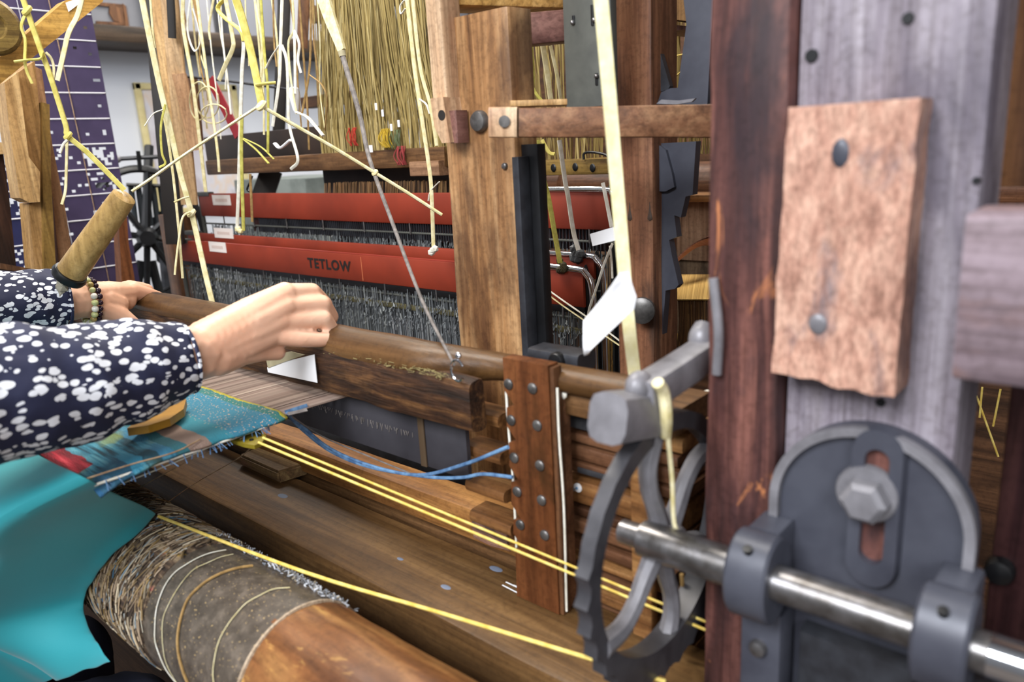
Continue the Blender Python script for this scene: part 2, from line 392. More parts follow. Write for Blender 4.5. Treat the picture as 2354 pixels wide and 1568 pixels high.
loop = back[0] + [r[-1] for r in back[1:]] + back[-1][-2::-1] + [r[0] for r in back[-2:0:-1]]
bm.faces.new(loop); junk = [v for v in bm.verts if not v.link_faces]; bmesh.ops.delete(bm, geom=junk, context='VERTS')
part('block', bm, 'block', bk)
bm = bmesh.new(); c = P(1880, 745, Y=yf - .003); ball(bm, c, .0055, 2, (1, .35, 1.2)); part('nail_head', bm, 'ironp', bk, label='flat grey nail head')
bm = bmesh.new(); c = P(1932, 352, Y=yf - .001); ball(bm, c, .0055, 2, (.9, .3, 1.5)); part('knot', bm, 'irond', bk, label='grey knot')
# round-topped iron plate
pl = thing('bearing_plate', 'round topped slate iron bearing plate with big bolt', 'iron plate', (-.126, YF, -.40))
def arch(r, zc, zb, n=36, xc=-.126):
    pts = [(xc + r * math.cos(math.pi * k / n), zc + r * math.sin(math.pi * k / n)) for k in range(n + 1)]
    return pts + [(xc - r, zb), (xc + r, zb)]
zc = -.242
part('plate', prism([Vector((x, YF - .004, z)) for x, z in arch(.0605, zc, -.42)], (0, .014, 0)), 'irond', pl)
ro = arch(.0615, zc, -.42); ri = arch(.0555, zc, -.42); bm = bmesh.new()
rings = [[Vector((a[0], YF - .0095, a[1])), Vector((b[0], YF - .0095, b[1])), Vector((b[0], YF - .003, b[1])), Vector((a[0], YF - .003, a[1]))] for a, b in zip(ro[:37], ri[:37])]
rings = [[Vector((ro[38 if False else -1][0], q.y, -.42)) if False else q for q in r] for r in rings]
a, b = ro[0], ri[0]
rings.insert(0, [Vector((a[0], YF - .0095, -.42)), Vector((b[0], YF - .0095, -.42)), Vector((b[0], YF - .003, -.42)), Vector((a[0], YF - .003, -.42))])
a, b = ro[36], ri[36]
rings.append([Vector((a[0], YF - .0095, -.42)), Vector((b[0], YF - .0095, -.42)), Vector((b[0], YF - .003, -.42)), Vector((a[0], YF - .003, -.42))])
sweep(bm, rings); part('rim', bm, 'ironp', pl)
def stadium(xc, z0, z1, r, n=10):
    return [(xc + r * math.cos(math.radians(180 * k / n)), z1 - r + r * math.sin(math.radians(180 * k / n))) for k in range(n + 1)] + \
           [(xc - r * math.cos(math.radians(180 * k / n)), z0 + r - r * math.sin(math.radians(180 * k / n))) for k in range(n + 1)]
xs = -.1205
bm = bmesh.new(); so, si = stadium(xs, -.288, -.178, .0165), stadium(xs, -.270, -.192, .0072)
rings = [[Vector((a[0], YF - .004, a[1])), Vector((a[0] * .8 + b[0] * .2, YF - .0105, a[1] * .9 + b[1] * .1)), Vector((b[0], YF - .0105, b[1])), Vector((b[0], YF - .002, b[1]))] for a, b in zip(so, si)]
sweep(bm, rings, False, True); part('slot_boss', bm, 'irond', pl)
part('slot', prism([Vector((x, YF - .0045, z)) for x, z in si], (0, .001, 0)), 'side', pl, label='slot showing brown wood')
bc = P(1985, 1145, Y=YF - .016)
bm = bmesh.new(); lathe(bc + Vector((0, .010, 0)), (0, -1, 0), [(0, .019), (.004, .019), (.006, .0175), (.007, .010)], 28, bm); b_ = part('washer', bm, 'ironp', pl)
bm = bmesh.new(); lathe(bc + Vector((0.001, .005, -.001)), (0, -1, 0), [(0, .0145), (.011, .014), (.014, .0105)], 6, bm); part('bolt_head', bm, 'ironp', pl, False)
# lower bracket on the plate
bm = abox(-.197, -.168, YF - .03, YF - .002, -.42, -.318, .003); part('bracket_foot', bm, 'irond', pl)
bm = bmesh.new(); disc_bolt(bm, P(1745, 1487, Y=YF - .03), (0, -1, 0), .0062, .006); part('bolt', bm, 'steel', pl)
bm = abox(-.160, -.088, YF - .020, YF - .002, -.42, -.330, .003); part('lower_lug', bm, 'iron', pl)
# shaft, collars
YS = .432; ZS = -.284
sh = thing('drive_shaft', 'worn steel shaft running through two iron collars', 'shaft', (-.16, YS, ZS - .013))
bm = lathe((-.285, YS, ZS), (1, 0, 0), [(0, .009), (.018, .0095), (.0185, .0135), (.093, .0135), (.0935, .0118), (.215, .0118), (.34, .0118)], 28)
part('rod', bm, 'steel', sh)
bm = lathe((-.048, YS, ZS), (1, 0, 0), [(0, .0122), (.11, .0122), (.112, .010)], 28); part('bright_end', bm, 'bright', sh, label='polished bright shaft end')
for xa, xb, lab in ((-.196, -.168, None), (-.084, -.056, None)):
    bm = bmesh.new(); n = 28; rings = []
    for x, e in ((xa, .93), (xa + .002, 1), (xb - .002, 1), (xb, .93)):
        ring = []
        for k in range(n):
            a = 2 * math.pi * k / n; y = math.cos(a) * .024; z = math.sin(a) * .031
            ring.append(Vector((x, YS + .004 + y * e, ZS - .002 + z * e)))
        rings.append(ring)
    sweep(bm, rings); co = part('collar', bm, 'irond', sh)
    bm = bmesh.new(); lathe(Vector(((xa + xb) / 2, YS - .011, ZS + .0225)), (0, -.45, .9), [(0, .003), (.0035, .003), (.0036, .001)], 12, bm); part('oil_hole', bm, 'black', co)
    bm = abox(xa + .003, xb - .003, YS + .012, YF - .003, ZS - .02, ZS + .028, .003, axis='Y'); part('web', bm, 'irond', co)
bm = abox(-.060, .06, YF - .045, YF - .02, -.36, -.312, .004); part('bracket', bm, 'iron', sh)
bm = bmesh.new(); disc_bolt(bm, P(2275, 1535, Y=YF - .045), (0, -1, 0), .004, .004); part('bolt', bm, 'bright', sh)
# rail running off to the right and what is behind
o = thing('cross_rail', 'mauve-grey timber rail crossing the right edge of the frame', 'rail', (.07, .43, -.13))
part('rail', abox(-.0755, .22, .415, .465, -.127, -.0435, .006, .0012, 'X'), wood('mauve_grey_rail_wood', '#94808a', '#806c74', '#63525a', 'X', '#8a6658', .56, 12, .6, across=50), o)
o = thing('rear_upright', 'brown upright behind the grey board at the right edge', 'loom post', (-.05, .6, FLOOR))
part('upright', abox(-.1, -.02, .60, .66, -.045, .55, .003, .0006, 'Z'), 'brown', o)
o = thing('dark_upright', 'dark mahogany upright with a domed bolt at the lower right', 'loom post', (-.03, .6, FLOOR))
xx = P(2288, 1200, Y=.56).x
part('upright', abox(xx, xx + .10, .56, .64, FLOOR, -.128, .003, .0008, 'Z'), wood('mahogany', '#4a2a26', '#33191a', '#1f1011', 'Z', '#180c0d', .55, 9, .4), o)
bm = bmesh.new(); disc_bolt(bm, P(2300, 1308, Y=.56), (0, -1, 0), .0095, .010, 20, .3); part('bolt', bm, 'black', o)
for i, (a, b) in enumerate((((2258, 890), (2252, 960)), ((2300, 895), (2283, 980)), ((2245, 910), (2295, 1050)))):
    solo('gold_cord', tube([P(*a, Y=1.0), P(*b, Y=1.0)], .0012, 6), 'gold', ['thin gold cord, leftmost of three below the mauve rail', 'thin gold cord, rightmost of three below the mauve rail', 'slanting gold cord below the mauve rail'][i], 'cord')
o = thing('far_loom_side', 'dark brown loom side far behind the right foreground', 'loom frame', (.1, 1.5, FLOOR))
part('panel', abox(-.45, .6, 1.5, 1.56, FLOOR, .9, .004, axis='Z'), 'roof', o)

# ================================================================= ratchet wheel with lever
XW = -.262; YW, ZW = .450, -.2945
wh = thing('ratchet_wheel', 'grey iron ratchet wheel with curved spokes on the shaft end', 'wheel', (XW, YW, ZW - .1))
n = 90; bm = bmesh.new(); rings = []
for k in range(n):
    a = 2 * math.pi * k / n; low = max(0, -math.sin(a - .5)) ; ro_ = .101 + .004 * low + (.0032 if k % 3 == 0 else -.0012) * (1 if math.sin(a) < .25 and math.cos(a) < .4 else .15)
    ri_ = .088 - .010 * low
    cs, sn = math.cos(a), math.sin(a); hw = .0055 + .0035 * low
    rings.append([Vector((XW - hw, YW + cs * ri_, ZW + sn * ri_)), Vector((XW - hw, YW + cs * ro_, ZW + sn * ro_)), Vector((XW + hw, YW + cs * ro_, ZW + sn * ro_)), Vector((XW + hw, YW + cs * ri_, ZW + sn * ri_))])
sweep(bm, rings, False, True); part('rim', bm, plain('wheel_iron', '#49484c', .42, .2, '#353438', 30, .15), wh)
for a0 in (96, 32, -35, -88, 207):
    pts = []
    for k in range(5):
        r_ = .012 + .080 * k / 4; a = math.radians(a0 + 16 * math.sin(math.pi * k / 4) * .8)
        pts.append((XW, YW + math.cos(a) * r_, ZW + math.sin(a) * r_))
    part('spoke', tube(pts, lambda u: .0082 - .0016 * math.sin(math.pi * u), 8, None, 4, 1.1), 'ironp', wh)
part('hub', lathe((XW - .012, YW, ZW), (1, 0, 0), [(0, .012), (.002, .0165), (.022, .0165), (.026, .0145)], 24), 'ironp', wh)
lv = thing('pawl_lever', 'thick grey iron lever with a blunt head above the wheel', 'lever', (XW, .45, -.2))
XL = XW - .002
hd = P(1445, 955, X=XL)
bm = timber(P(1396, 962, X=XL), P(1500, 948, X=XL), .030, .0335, .009, 6, .0006, (0, 0, 1)); part('head', bm, 'ironp', lv)
bm = timber(P(1470, 912, X=XL + .004), P(1640, 800, X=XL + .004), .022, .023, .004, 6, .0006, (0, 0, 1)); part('arm', bm, 'ironp', lv)
bm = bmesh.new(); ball(bm, P(1470, 890, X=XL + .002), .012, 2, (.8, 1, 1)); part('boss', bm, 'ironp', lv)
bm = tube([P(1622, 815, X=XL), P(1612, 780, X=XL), P(1622, 758, X=XL)], .010, 12, None, 4); part('tip', bm, 'ironp', lv)
bm = tube([P(1640, 640, Y=.47), P(1652, 760, Y=.47), P(1648, 860, Y=.47)], .0035, 10); solo('iron_rod', bm, 'ironp', 'slim curved grey rod against the dark red post', 'rod')
bm = tube([P(1512, 880, X=XL + .019), P(1526, 905, X=XL + .019), P(1532, 960, X=XL + .019), P(1530, 1000, X=XL + .014)], .0042, 8); kn = solo('lever_cord', bm, 'cream', 'thick cream cord looped over the iron lever', 'cord')
bm = tube([P(1535, 1000, X=XL + .016), P(1545, 1100, X=XL + .016), P(1553, 1215, X=XL + .018), P(1596, 1238, X=XL + .03)], .0017, 8); part('tail', bm, 'cream', kn)
solo('hanging_cord', tube([P(1567, 1320, X=-.27), P(1572, 1400, X=-.27), P(1570, 1490, X=-.27)], .0018, 8), 'brcord', 'tan cord hanging below the steel shaft', 'cord')
solo('hanging_cord', tube([P(1613, 1395, X=-.30), P(1611, 1450, X=-.30), P(1608, 1520, X=-.30)], .0020, 8), 'white', 'white cord end hanging right of the wheel', 'cord')
bm = bmesh.new()
for k in range(9): ball(bm, P(1600 + random.uniform(-28, 28), 925 + random.uniform(-18, 18), Y=.60), random.uniform(.004, .009), 1, (1, .6, random.uniform(.5, 1)))
solo('cotton_scrap', bm, 'white', 'scrap of white cotton waste beside the iron lever', 'cotton scrap')
# ================================================================= plank, rails and panel under the cloth
ZP = -.43
o = thing('loom_plank', 'long olive brown plank running under the cloth', 'plank', (-.8, .47, ZP - .05))
part('plank', abox(-1.7, -.20, .415, .522, ZP - .055, ZP, .004, .0010, 'X', freq=9), 'plank', o)
for a, b in (((1163, 1338), (1270, 1388)), ((1155, 1345), (1200, 1368)), ((1180, 1345), (1250, 1375)), ((1205, 1372), (1222, 1380))):
    part('paint_scratch', tube([P(*a, Z=ZP + .0002), P(*b, Z=ZP + .0002)], .0008, 5, None, 3, .4), 'paper', o, label='white paint scratch')
spotm = plain('blue_grey_paint', '#6b7486', .7)
for px, py, r_ in ((1025, 1350, .0045), (1140, 1308, .0055), (650, 1140, .006), (920, 1285, .003)):
    bm = bmesh.new(); ball(bm, P(px, py, Z=ZP + .0001), r_, 2, (1.6, .8, .08)); part('paint_spot', bm, spotm, o)
o = thing('stretcher_rail', 'orange-brown stretcher rail behind the olive plank', 'rail', (-.8, .545, -.44))
part('rail', abox(-1.7, -.435, .528, .572, -.424, -.384, .006, .0012, 'X', freq=10), 'rail', o)
part('lower_board', abox(-1.7, -.40, .545, .575, -.56, -.4255, .002, .0008, 'X'), 'brownx', o)
bm = prism([P(1095, 1120, Y=.527), P(1180, 1140, Y=.52), P(1190, 1185, Y=.52), P(1100, 1165, Y=.527)], (0, .03, 0))
o = thing('broken_stub', 'rough broken end of a pinkish timber by the yellow cords', 'timber', (-.5, .52, -.45))
a = P(1085, 1190, Y=.527); b = P(1180, 1275, Y=.527)
part('stub', abox(a.x, a.x + .052, .524, .575, b.z, a.z, .005, .004, 'X', freq=60), wood('raw_pink_wood', '#b08068', '#8a5844', '#553328', 'X', '#2f2725', .55, 40, .8, across=80, bump=.9), o)
o = thing('wedge_block', 'short worn wooden wedge lying on the olive plank', 'wedge', (-.75, .5, ZP))
q = [P(*p, Z=ZP + .001) for p in ((560, 1012), (640, 1112), (712, 1108), (700, 1065), (600, 1000))]
q = [P(548, 1045, Z=-.412), P(638, 1085, Z=-.412), P(709, 1063, Z=-.412), P(610, 1020, Z=-.412)]
bm = prism(q, (0, 0, ZP + .412 + .0003)); bmesh.ops.bevel(bm, geom=list(bm.edges), offset=.003, segments=2, affect='EDGES'); part('wedge', bm, wood('worn_wedge_wood', '#8f7244', '#735631', '#53391f', 'X', '#7d5444', .58, 25, .7, across=80), o)
o = thing('knee_board', 'dark brown knee board below the cloth roller', 'board', (-1, .41, -1.2)); part('board', abox(-1.7, -.30, .395, .412, -1.2, -.492, .003, .0008, 'X'), 'roof', o)
# dark panel
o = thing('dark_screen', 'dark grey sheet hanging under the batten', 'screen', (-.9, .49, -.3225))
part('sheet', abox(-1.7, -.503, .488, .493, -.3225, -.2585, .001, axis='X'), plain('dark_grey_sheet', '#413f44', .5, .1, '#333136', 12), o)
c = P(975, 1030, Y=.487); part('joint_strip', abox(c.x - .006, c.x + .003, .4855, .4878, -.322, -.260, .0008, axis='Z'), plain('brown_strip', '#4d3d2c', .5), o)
bm = bmesh.new()
for k in range(70):
    x = -.84 + .26 * k / 70 + random.uniform(-.002, .002); h = random.uniform(.003, .009)
    tube([(x, .4872, -.288), (x + random.uniform(-.003, .003), .4872, -.288 - h)], .0004, 4, bm, 1)
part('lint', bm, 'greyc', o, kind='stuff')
# ================================================================= batten
bt = thing('batten', 'worn dark batten beam with a rounded top rail gripped by both hands', 'batten', (-.9, .47, -.26))
part('beam', abox(-1.65, -.468, .463, .484, -.2575, -.2065, .006, .0032, 'X', freq=26), 'batten', bt)
bm = bmesh.new(); rings = []
for k in range(80):
    x = -1.65 + (1.65 - .30) * k / 79; fl = 0 if x < -.55 else min(1, (x + .55) / .09); ring = []
    for j in range(16):
        a = 2 * math.pi * j / 16; ry, rz = .0235 - .008 * fl, .0205 - .008 * fl
        q = Vector((x, .487 + .022 * fl + math.cos(a) * ry, -.2045 + .002 * fl + math.sin(a) * rz)); ring.append(q + noise.noise_vector(q * 16) * .0011)
    rings.append(ring)
sweep(bm, rings); part('top_rail', bm, 'handrail', bt)
bm = bmesh.new()
for k in range(130):
    x = -.50 - abs(random.gauss(0, .07)); a = Vector((x, .462 + random.uniform(0, .006), -.2065 + random.uniform(-.003, .003)))
    tube([a, a + Vector((random.uniform(-.008, .008), -.002, random.uniform(-.001, .003)))], random.uniform(.0002, .0005), 4, bm, 1)
part('dust_lint', bm, plain('dusty_lint', '#7d7048', .9), bt, kind='stuff')
bm = bmesh.new(); c = P(1052, 852, Y=.458)
tube([c + Vector((math.cos(a) * .008, 0, math.sin(a) * .010)) for a in [math.radians(30 + 24 * k) for k in range(13)]], .0013, 8, bm, 2)
ball(bm, c + Vector((-.002, .004, .013)), .004, 2, (1, .6, .8)); r_ = solo('hook_ring', bm, 'bright', 'small open steel ring hooked on the end of the batten', 'ring')
# paper on the batten
pp = thing('paper_note', 'white paper scrap taped under the right hand', 'paper', (-.73, .45, -.25))
q = [P(614, 838, Y=.4575), P(722, 815, Y=.4575), P(729, 880, Y=.4578), P(616, 855, Y=.4578)]
part('sheet', prism([P(614, 845, Y=.4575), P(640, 835, Y=.4575), P(722, 815, Y=.4575), P(729, 880, Y=.4578), P(616, 856, Y=.4578)], (0, .0006, 0)), 'paper', pp, False)
part('tape', prism([P(610, 820, Y=.4565), P(668, 808, Y=.4565), P(700, 816, Y=.4565), P(648, 834, Y=.4565), P(616, 846, Y=.4565)], (0, .0006, 0)), 'tape', pp, False, label='masking tape')
# ================================================================= shuttle boxes
sbx = thing('shuttle_box', 'stack of wooden shuttle boxes with a riveted red-brown front guide at the batten end', 'shuttle box', (-.38, .55, -.5)); br = sbx
YB = .485
bm = bmesh.new()
outl = [(1155, 822), (1262, 832)]
xl, xr = P(1160, 900, Y=YB).x, P(1262, 900, Y=YB).x
zt = P(1155, 822, Y=YB).z
pts = [(xl, zt), (xr, zt)]; pr = [(xr, -.4292), (xl, -.4292)]
edge = []
for py in (925, 1005, 1095, 1180, 1245):
    z = P(1175, py, Y=YB).z; edge.append([(xl, z + .010), (xl + .011, z - .002), (xl + .0015, z - .006)])
left = []
for e in reversed(edge): left += [e[2], e[1], e[0]]
poly = pts + pr + left
bm = prism([Vector((x, YB, z)) for x, z in poly], (0, .014, 0)); gd = part('front_guide', bm, 'bracket', sbx, False, label='red-brown riveted guide with notched edge')
bm = abox(xr - .0005, xr + .004, YB + .002, YB + .014, -.4292, zt - .002, .001, axis='Z'); part('edge_strip', bm, 'brown', gd)
for px, py in ((1170, 883), (1225, 893), (1176, 966), (1236, 978), (1183, 1052), (1242, 1070), (1190, 1130), (1246, 1150), (1197, 1206), (1253, 1230)):
    bm = bmesh.new(); disc_bolt(bm, P(px, py, Y=YB), (0, -1, 0), .0052, .0028, 12, .3); part('rivet', bm, 'bolt', gd)
for x_, nm in ((xl - .0015, 'left'), (xr + .0062, 'right')):
    bm = tube([(x_, YB + .004, zt - .02), (x_ - .001, YB + .005, -.25), (x_ + .001, YB + .005, -.32), (x_, YB + .004, -.425)], .0012, 6)
    part('edge_cord', bm, 'white', gd, label='white cord down the %s edge' % nm)
bm = abox(xl - .004, xr + .002, .502, .512, -.4292, zt - .012, .001, axis='Z'); part('guide_backing', bm, 'redslat', sbx)
# iron block behind the guide
ib = thing('iron_stop', 'dark iron stop block with a bolt above the shuttle boxes', 'iron block', (-.41, .545, -.22))
a = P(1212, 800, Y=.545); b = P(1328, 862, Y=.545)
part('block', abox(a.x, b.x, .545, .575, b.z, a.z, .004, .0006, 'X'), 'iron', ib)
bm = bmesh.new(); disc_bolt(bm, P(1282, 830, Y=.545), (0, -1, 0), .009, .006, 18, .2); part('bolt', bm, 'black', ib)
part('cap_rail', abox(-.40, -.285, .505, .575, -.236, -.2145, .003, .0006, 'X'), 'brownx', sbx)
bm = bmesh.new()
for k in range(8): ball(bm, P(1280 + random.uniform(-14, 16), 905 + random.uniform(-16, 14), Y=.50), random.uniform(.003, .006), 1, (1, .5, random.uniform(.6, 1.4)))
solo('cotton_knot', bm, 'white', 'tuft of white cotton knotted beside the guide post', 'cotton tuft')
rows = [  # image y at x=1280 of the top and bottom edge of each front board, material
    (945, 975, 'orange'), (985, 1005, 'redslat'), (1013, 1043, 'redslat'), (1050, 1073, 'redslat'), (1090, 1140, 'orange'), (1150, 1168, 'redslat'),
    (1180, 1208, 'redslat'), (1222, 1245, 'redslat'), (1260, 1272, 'orange'), (1290, 1310, 'redslat'), (1325, 1345, 'orange'), (1362, 1380, 'redslat'), (1400, 1425, 'orange')]
words = ['top', 'second', 'third', 'fourth', 'fifth', 'sixth', 'seventh', 'eighth', 'ninth', 'tenth', 'eleventh', 'twelfth', 'lowest']
for i, (ya, yb, mt) in enumerate(rows):
    za, zb = P(1280, ya, Y=.524).z, P(1280, yb, Y=.524).z
    jt = random.uniform(-.004, .004)
    o = part('board', abox(xl + .03, -.288 + jt, .524, .60, zb, za, .0015, .0006, 'X'), mt, sbx)
    if i in (0, 3):
        x0_ = P(1325 if i else 1308, 1000, Y=.523).x
        part('inset', abox(x0_, x0_ + (.055 if i else .075), .5228, .525, zb + .001, za - (.004 if i else .0005), .0005, axis='X'), plain('dark_inset', '#2f2f33', .5, 0, '#3e3e40', 60), o)
for px, py, lb in ((1327, 1122, 'white button pinned on the wide orange shuttle box board'), (1307, 1192, 'white button pinned low on the shuttle boxes, left of the wheel')):
    c = P(px, py, Y=.5225); o = thing('button', lb, 'button', c)
    bm = bmesh.new(); lathe(c + Vector((0, .0015, 0)), (0, -1, 0), [(0, .0046), (.0012, .0046), (.002, .003)], 16, bm); part('disc', bm, 'paper', o)
    bm = bmesh.new(); ball(bm, c + Vector((0, -.0008, 0)), .0016, 1); part('pin', bm, 'bluey', o)
bm = tube([P(1288, 1123, Y=.5215), P(1322, 1126, Y=.5215)], .0014, 6); part('button_cord', bm, 'greyc', sbx)
a = P(1475, 1100, Y=.508); o = part('rear_guide', abox(a.x - .008, a.x + .012, .502, .513, -.4292, -.24, .002, axis='Z'), 'orange', sbx)
bm = bmesh.new(); disc_bolt(bm, P(1481, 1126, Y=.502), (0, -1, 0), .004, .002); part('screw', bm, 'black', o)
part('backboard', abox(-.46, -.17, .605, .615, -.55, -.245, .001, axis='X'), 'roof', sbx)
for i, (xa, ya, xb, yb) in enumerate(((1086, 945, 1168, 965), (1086, 1026, 1172, 1045), (1092, 1108, 1180, 1125), (1102, 1178, 1195, 1198))):
    q0, q1 = P(xa, ya - 4, Y=.512), P(xb, yb - 4, Y=.512)
    bm = timber(q0, (q1.x, q1.y, q0.z), .03, .0135, .005, 8, .0008, (0, 0, 1)); part('slat_end', bm, 'orange', sbx)
# ================================================================= pillar and upper frame
pi_ = thing('loom_pillar', 'thick square tan wooden pillar in the middle of the loom', 'loom post', (-.585, .66, FLOOR))
zt = P(1100, 28, Y=.62).z
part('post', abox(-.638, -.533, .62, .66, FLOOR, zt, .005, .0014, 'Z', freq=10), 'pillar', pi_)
bm = bmesh.new(); disc_bolt(bm, P(1106, 279, Y=.62), (0, -1, 0), .0115, .009, 24, .35); part('bolt', bm, 'bolt', pi_, label='big round iron bolt head')
bm = bmesh.new(); disc_bolt(bm, P(1162, 382, Y=.62), (0, -1, 0), .0038, .004, 10); part('screw', bm, 'steel', pi_)
ch = thing('iron_channel', 'black iron channel fixed along the right side of the pillar', 'iron channel', (-.52, .64, -.45))
x_ = P(1215, 500, Y=.615).x; x2 = P(1243, 500, Y=.615).x
part('face', abox(-.533, -.511, .630, .644, -.45, .0, .001, axis='Z'), 'black', ch); part('flange', abox(-.5315, -.5225, .612, .630, -.45, -.012, .001, axis='Z'), 'iron', ch)
lt = thing('side_lath', 'pale pinkish lath with a holed foot left of the pillar top', 'lath', (-.66, .6, 0))
a = P(988, 150, Y=.60); b = P(1022, 150, Y=.60); zb = P(1005, 292, Y=.6).z
part('lath', abox(a.x, b.x, .600, .63, zb, .3, .002, .0004, 'Z'), 'lath', lt)
a2 = P(1005, 330, Y=.60)
part('foot', prism([Vector((a.x + .003, .594, zb + .03)), Vector((b.x, .594, zb + .03)), Vector((b.x + .006, .594, a2.z)), Vector((a.x + .016, .594, a2.z)), Vector((a.x + .006, .594, zb))], (0, .04, 0)), 'lath', lt)
bm = bmesh.new(); lathe(P(1015, 265, Y=.5935), (0, 1, 0), [(0, .0055), (.003, .005)], 14, bm); part('hole', bm, 'blackwood', lt)
bm = abox(b.x, b.x + .012, .600, .618, P(1030, 330, Y=.6).z, P(1030, 255, Y=.6).z, .001, axis='Z'); part('cheek', bm, 'mauve', lt)
# cap beams
o = thing('cap_beam', 'bright yellow-brown beam across the top of the pillar', 'beam', (-.5, .7, .18))
p0, p1 = P(1022, -8, Y=.635), P(1310, 2, Y=.80)
part('beam', timber(p0 - (p1 - p0) * .02, p1 + (p1 - p0) * 1.2, .05, .026, .003), 'tanx', o)
o = thing('short_mauve_beam', 'short mauve-brown beam to the right of the pillar top', 'beam', (-.5, .7, .08))
p0, p1 = P(1190, 72, Y=.69), P(1300, 62, Y=.74); part('beam', timber(p0, p1 + (p1 - p0) * .4, .03, .033, .002), 'mauve', o)
hb = thing('side_bar', 'worn brown bar bolted in front of the iron upright', 'bar', (-.43, .63, 0))
p0, p1 = P(1192, 283, Y=.575), P(1655, 279, Y=.705); d_ = (p1 - p0)
part('bar', timber(p0, p0 + d_ * 1.05, .026, .0265, .002, None, .0006, None, None, 14, 1.16), wood('bar_wood', '#a87850', '#8b5b3a', '#5f3b25', 'X', '#4a3023', .55, 14, .5), hb)
e0 = P(1131, 282, Y=.562); part('end_block', timber(e0, P(1195, 282, Y=.575), .029, .028, .003), M['lath'], hb, label='paler holed end block')
bm = bmesh.new(); lathe(P(1154, 280, Y=.5575) + Vector((0.003, .0, 0)), (-.66, .75, 0), [(-.004, .0055), (.003, .005)], 14, bm); part('bolt_hole', bm, 'bolt', hb)
p0, p1 = P(1172, 240, Y=.62), P(1300, 236, Y=.66); part('packing', timber(p0, p1, .03, .006, .001), M['tan'], hb)
ip = thing('iron_upright', 'flat green-grey iron upright with slots left of the brown post', 'iron bar', (-.45, .72, 0))
a = P(1300, 200, Y=.70); b = P(1407, 200, Y=.70); zb = P(1350, 246, Y=.70).z
part('plate', abox(a.x, b.x, .70, .712, zb, .35, .0012, axis='Z'), 'irong', ip)
for px, py, hh in ((1361, 35, .010), (1318, 45, .004), (1371, 182, .006)):
    c = P(px, py, Y=.699); part('slot', abox(c.x - .0015, c.x + .0015, .6985, .701, c.z - hh, c.z + hh, .0004, axis='Z'), 'black', ip)
for px, py in ((1316, 52), (1366, 46), (1371, 175), (1398, 80)):
    bm = bmesh.new(); ball(bm, P(px, py, Y=.698), .0025, 2); part('rivet', bm, 'steel', ip)
p2 = thing('brown_post', 'reddish brown post with a big bolt right of the cream strap', 'loom post', (-.485, .81, FLOOR))
part('post', abox(-.515, -.4635, .78, .84, FLOOR, .35, .003, .0008, 'Z'), 'post2', p2)
bm = bmesh.new(); c = P(1482, 706, Y=.78); lathe(c + Vector((0, .002, 0)), (.35, -1, 0), [(0, .011), (.014, .0115), (.018, .016), (.024, .016), (.027, .011)], 20, bm); part('bolt', bm, 'bolt', p2, label='large steel bolt')
for px, py in ((1448, 500), (1494, 500)):
    bm = bmesh.new(); lathe(P(px, py, Y=.7802) - Vector((0, 0, .004)), (0, 0, 1), [(0, .0008), (.002, .0032), (.005, .003), (.012, .0012), (.022, .0003)], 8, bm)
    for v in bm.verts: v.co.y = .78 + (v.co.y - .7802) * .25
    part('knot', bm, plain('dark_knot%d' % px, '#4a3a30', .6), p2)
jp = thing('stepped_iron_plate', 'black stepped iron plate behind the brown post', 'iron plate', (-.42, .83, 0))
part('plate', prism([P(x, y, Y=.80) for x, y in ((1512, 330), (1600, 325), (1592, 448), (1576, 452), (1565, 500), (1550, 495), (1556, 545), (1538, 552), (1545, 590), (1560, 655), (1552, 664), (1530, 668), (1505, 1000), (1500, 900))], (0, .012, 0)), 'irond', jp, False)
part('curved_web', prism([P(x, y, Y=.795) for x, y in ((1508, 330), (1530, 345), (1545, 400), (1550, 430), (1530, 440), (1505, 440))], (0, .006, 0)), 'irond', jp, False)
part('upper_plate', prism([P(x, y, Y=.80) for x, y in ((1506, 80), (1540, 198), (1536, 206), (1512, 212), (1500, 240), (1490, 240), (1490, 80))], (0, .008, 0)), 'iron', jp, False)
fr = thing('iron_bracket_frame', 'slate iron L-shaped bracket left of the dark red post', 'iron bracket', (-.38, .8, 0))
part('bracket', prism([P(x, y, Y=.79) for x, y in ((1569, -20), (1640, -20), (1626, 240), (1510, 240), (1520, 212), (1541, 203), (1558, 202), (1578, 55))], (0, .03, 0)), 'irond', fr, False)
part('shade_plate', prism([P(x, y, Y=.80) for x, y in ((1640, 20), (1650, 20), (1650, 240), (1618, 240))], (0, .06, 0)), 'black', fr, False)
part('torn_leaf', prism([P(x, y, Y=.765) for x, y in ((1509, 238), (1520, 229), (1560, 231), (1598, 226), (1590, 234), (1555, 240))], (0, .004, .0)), 'ironp', fr, False)
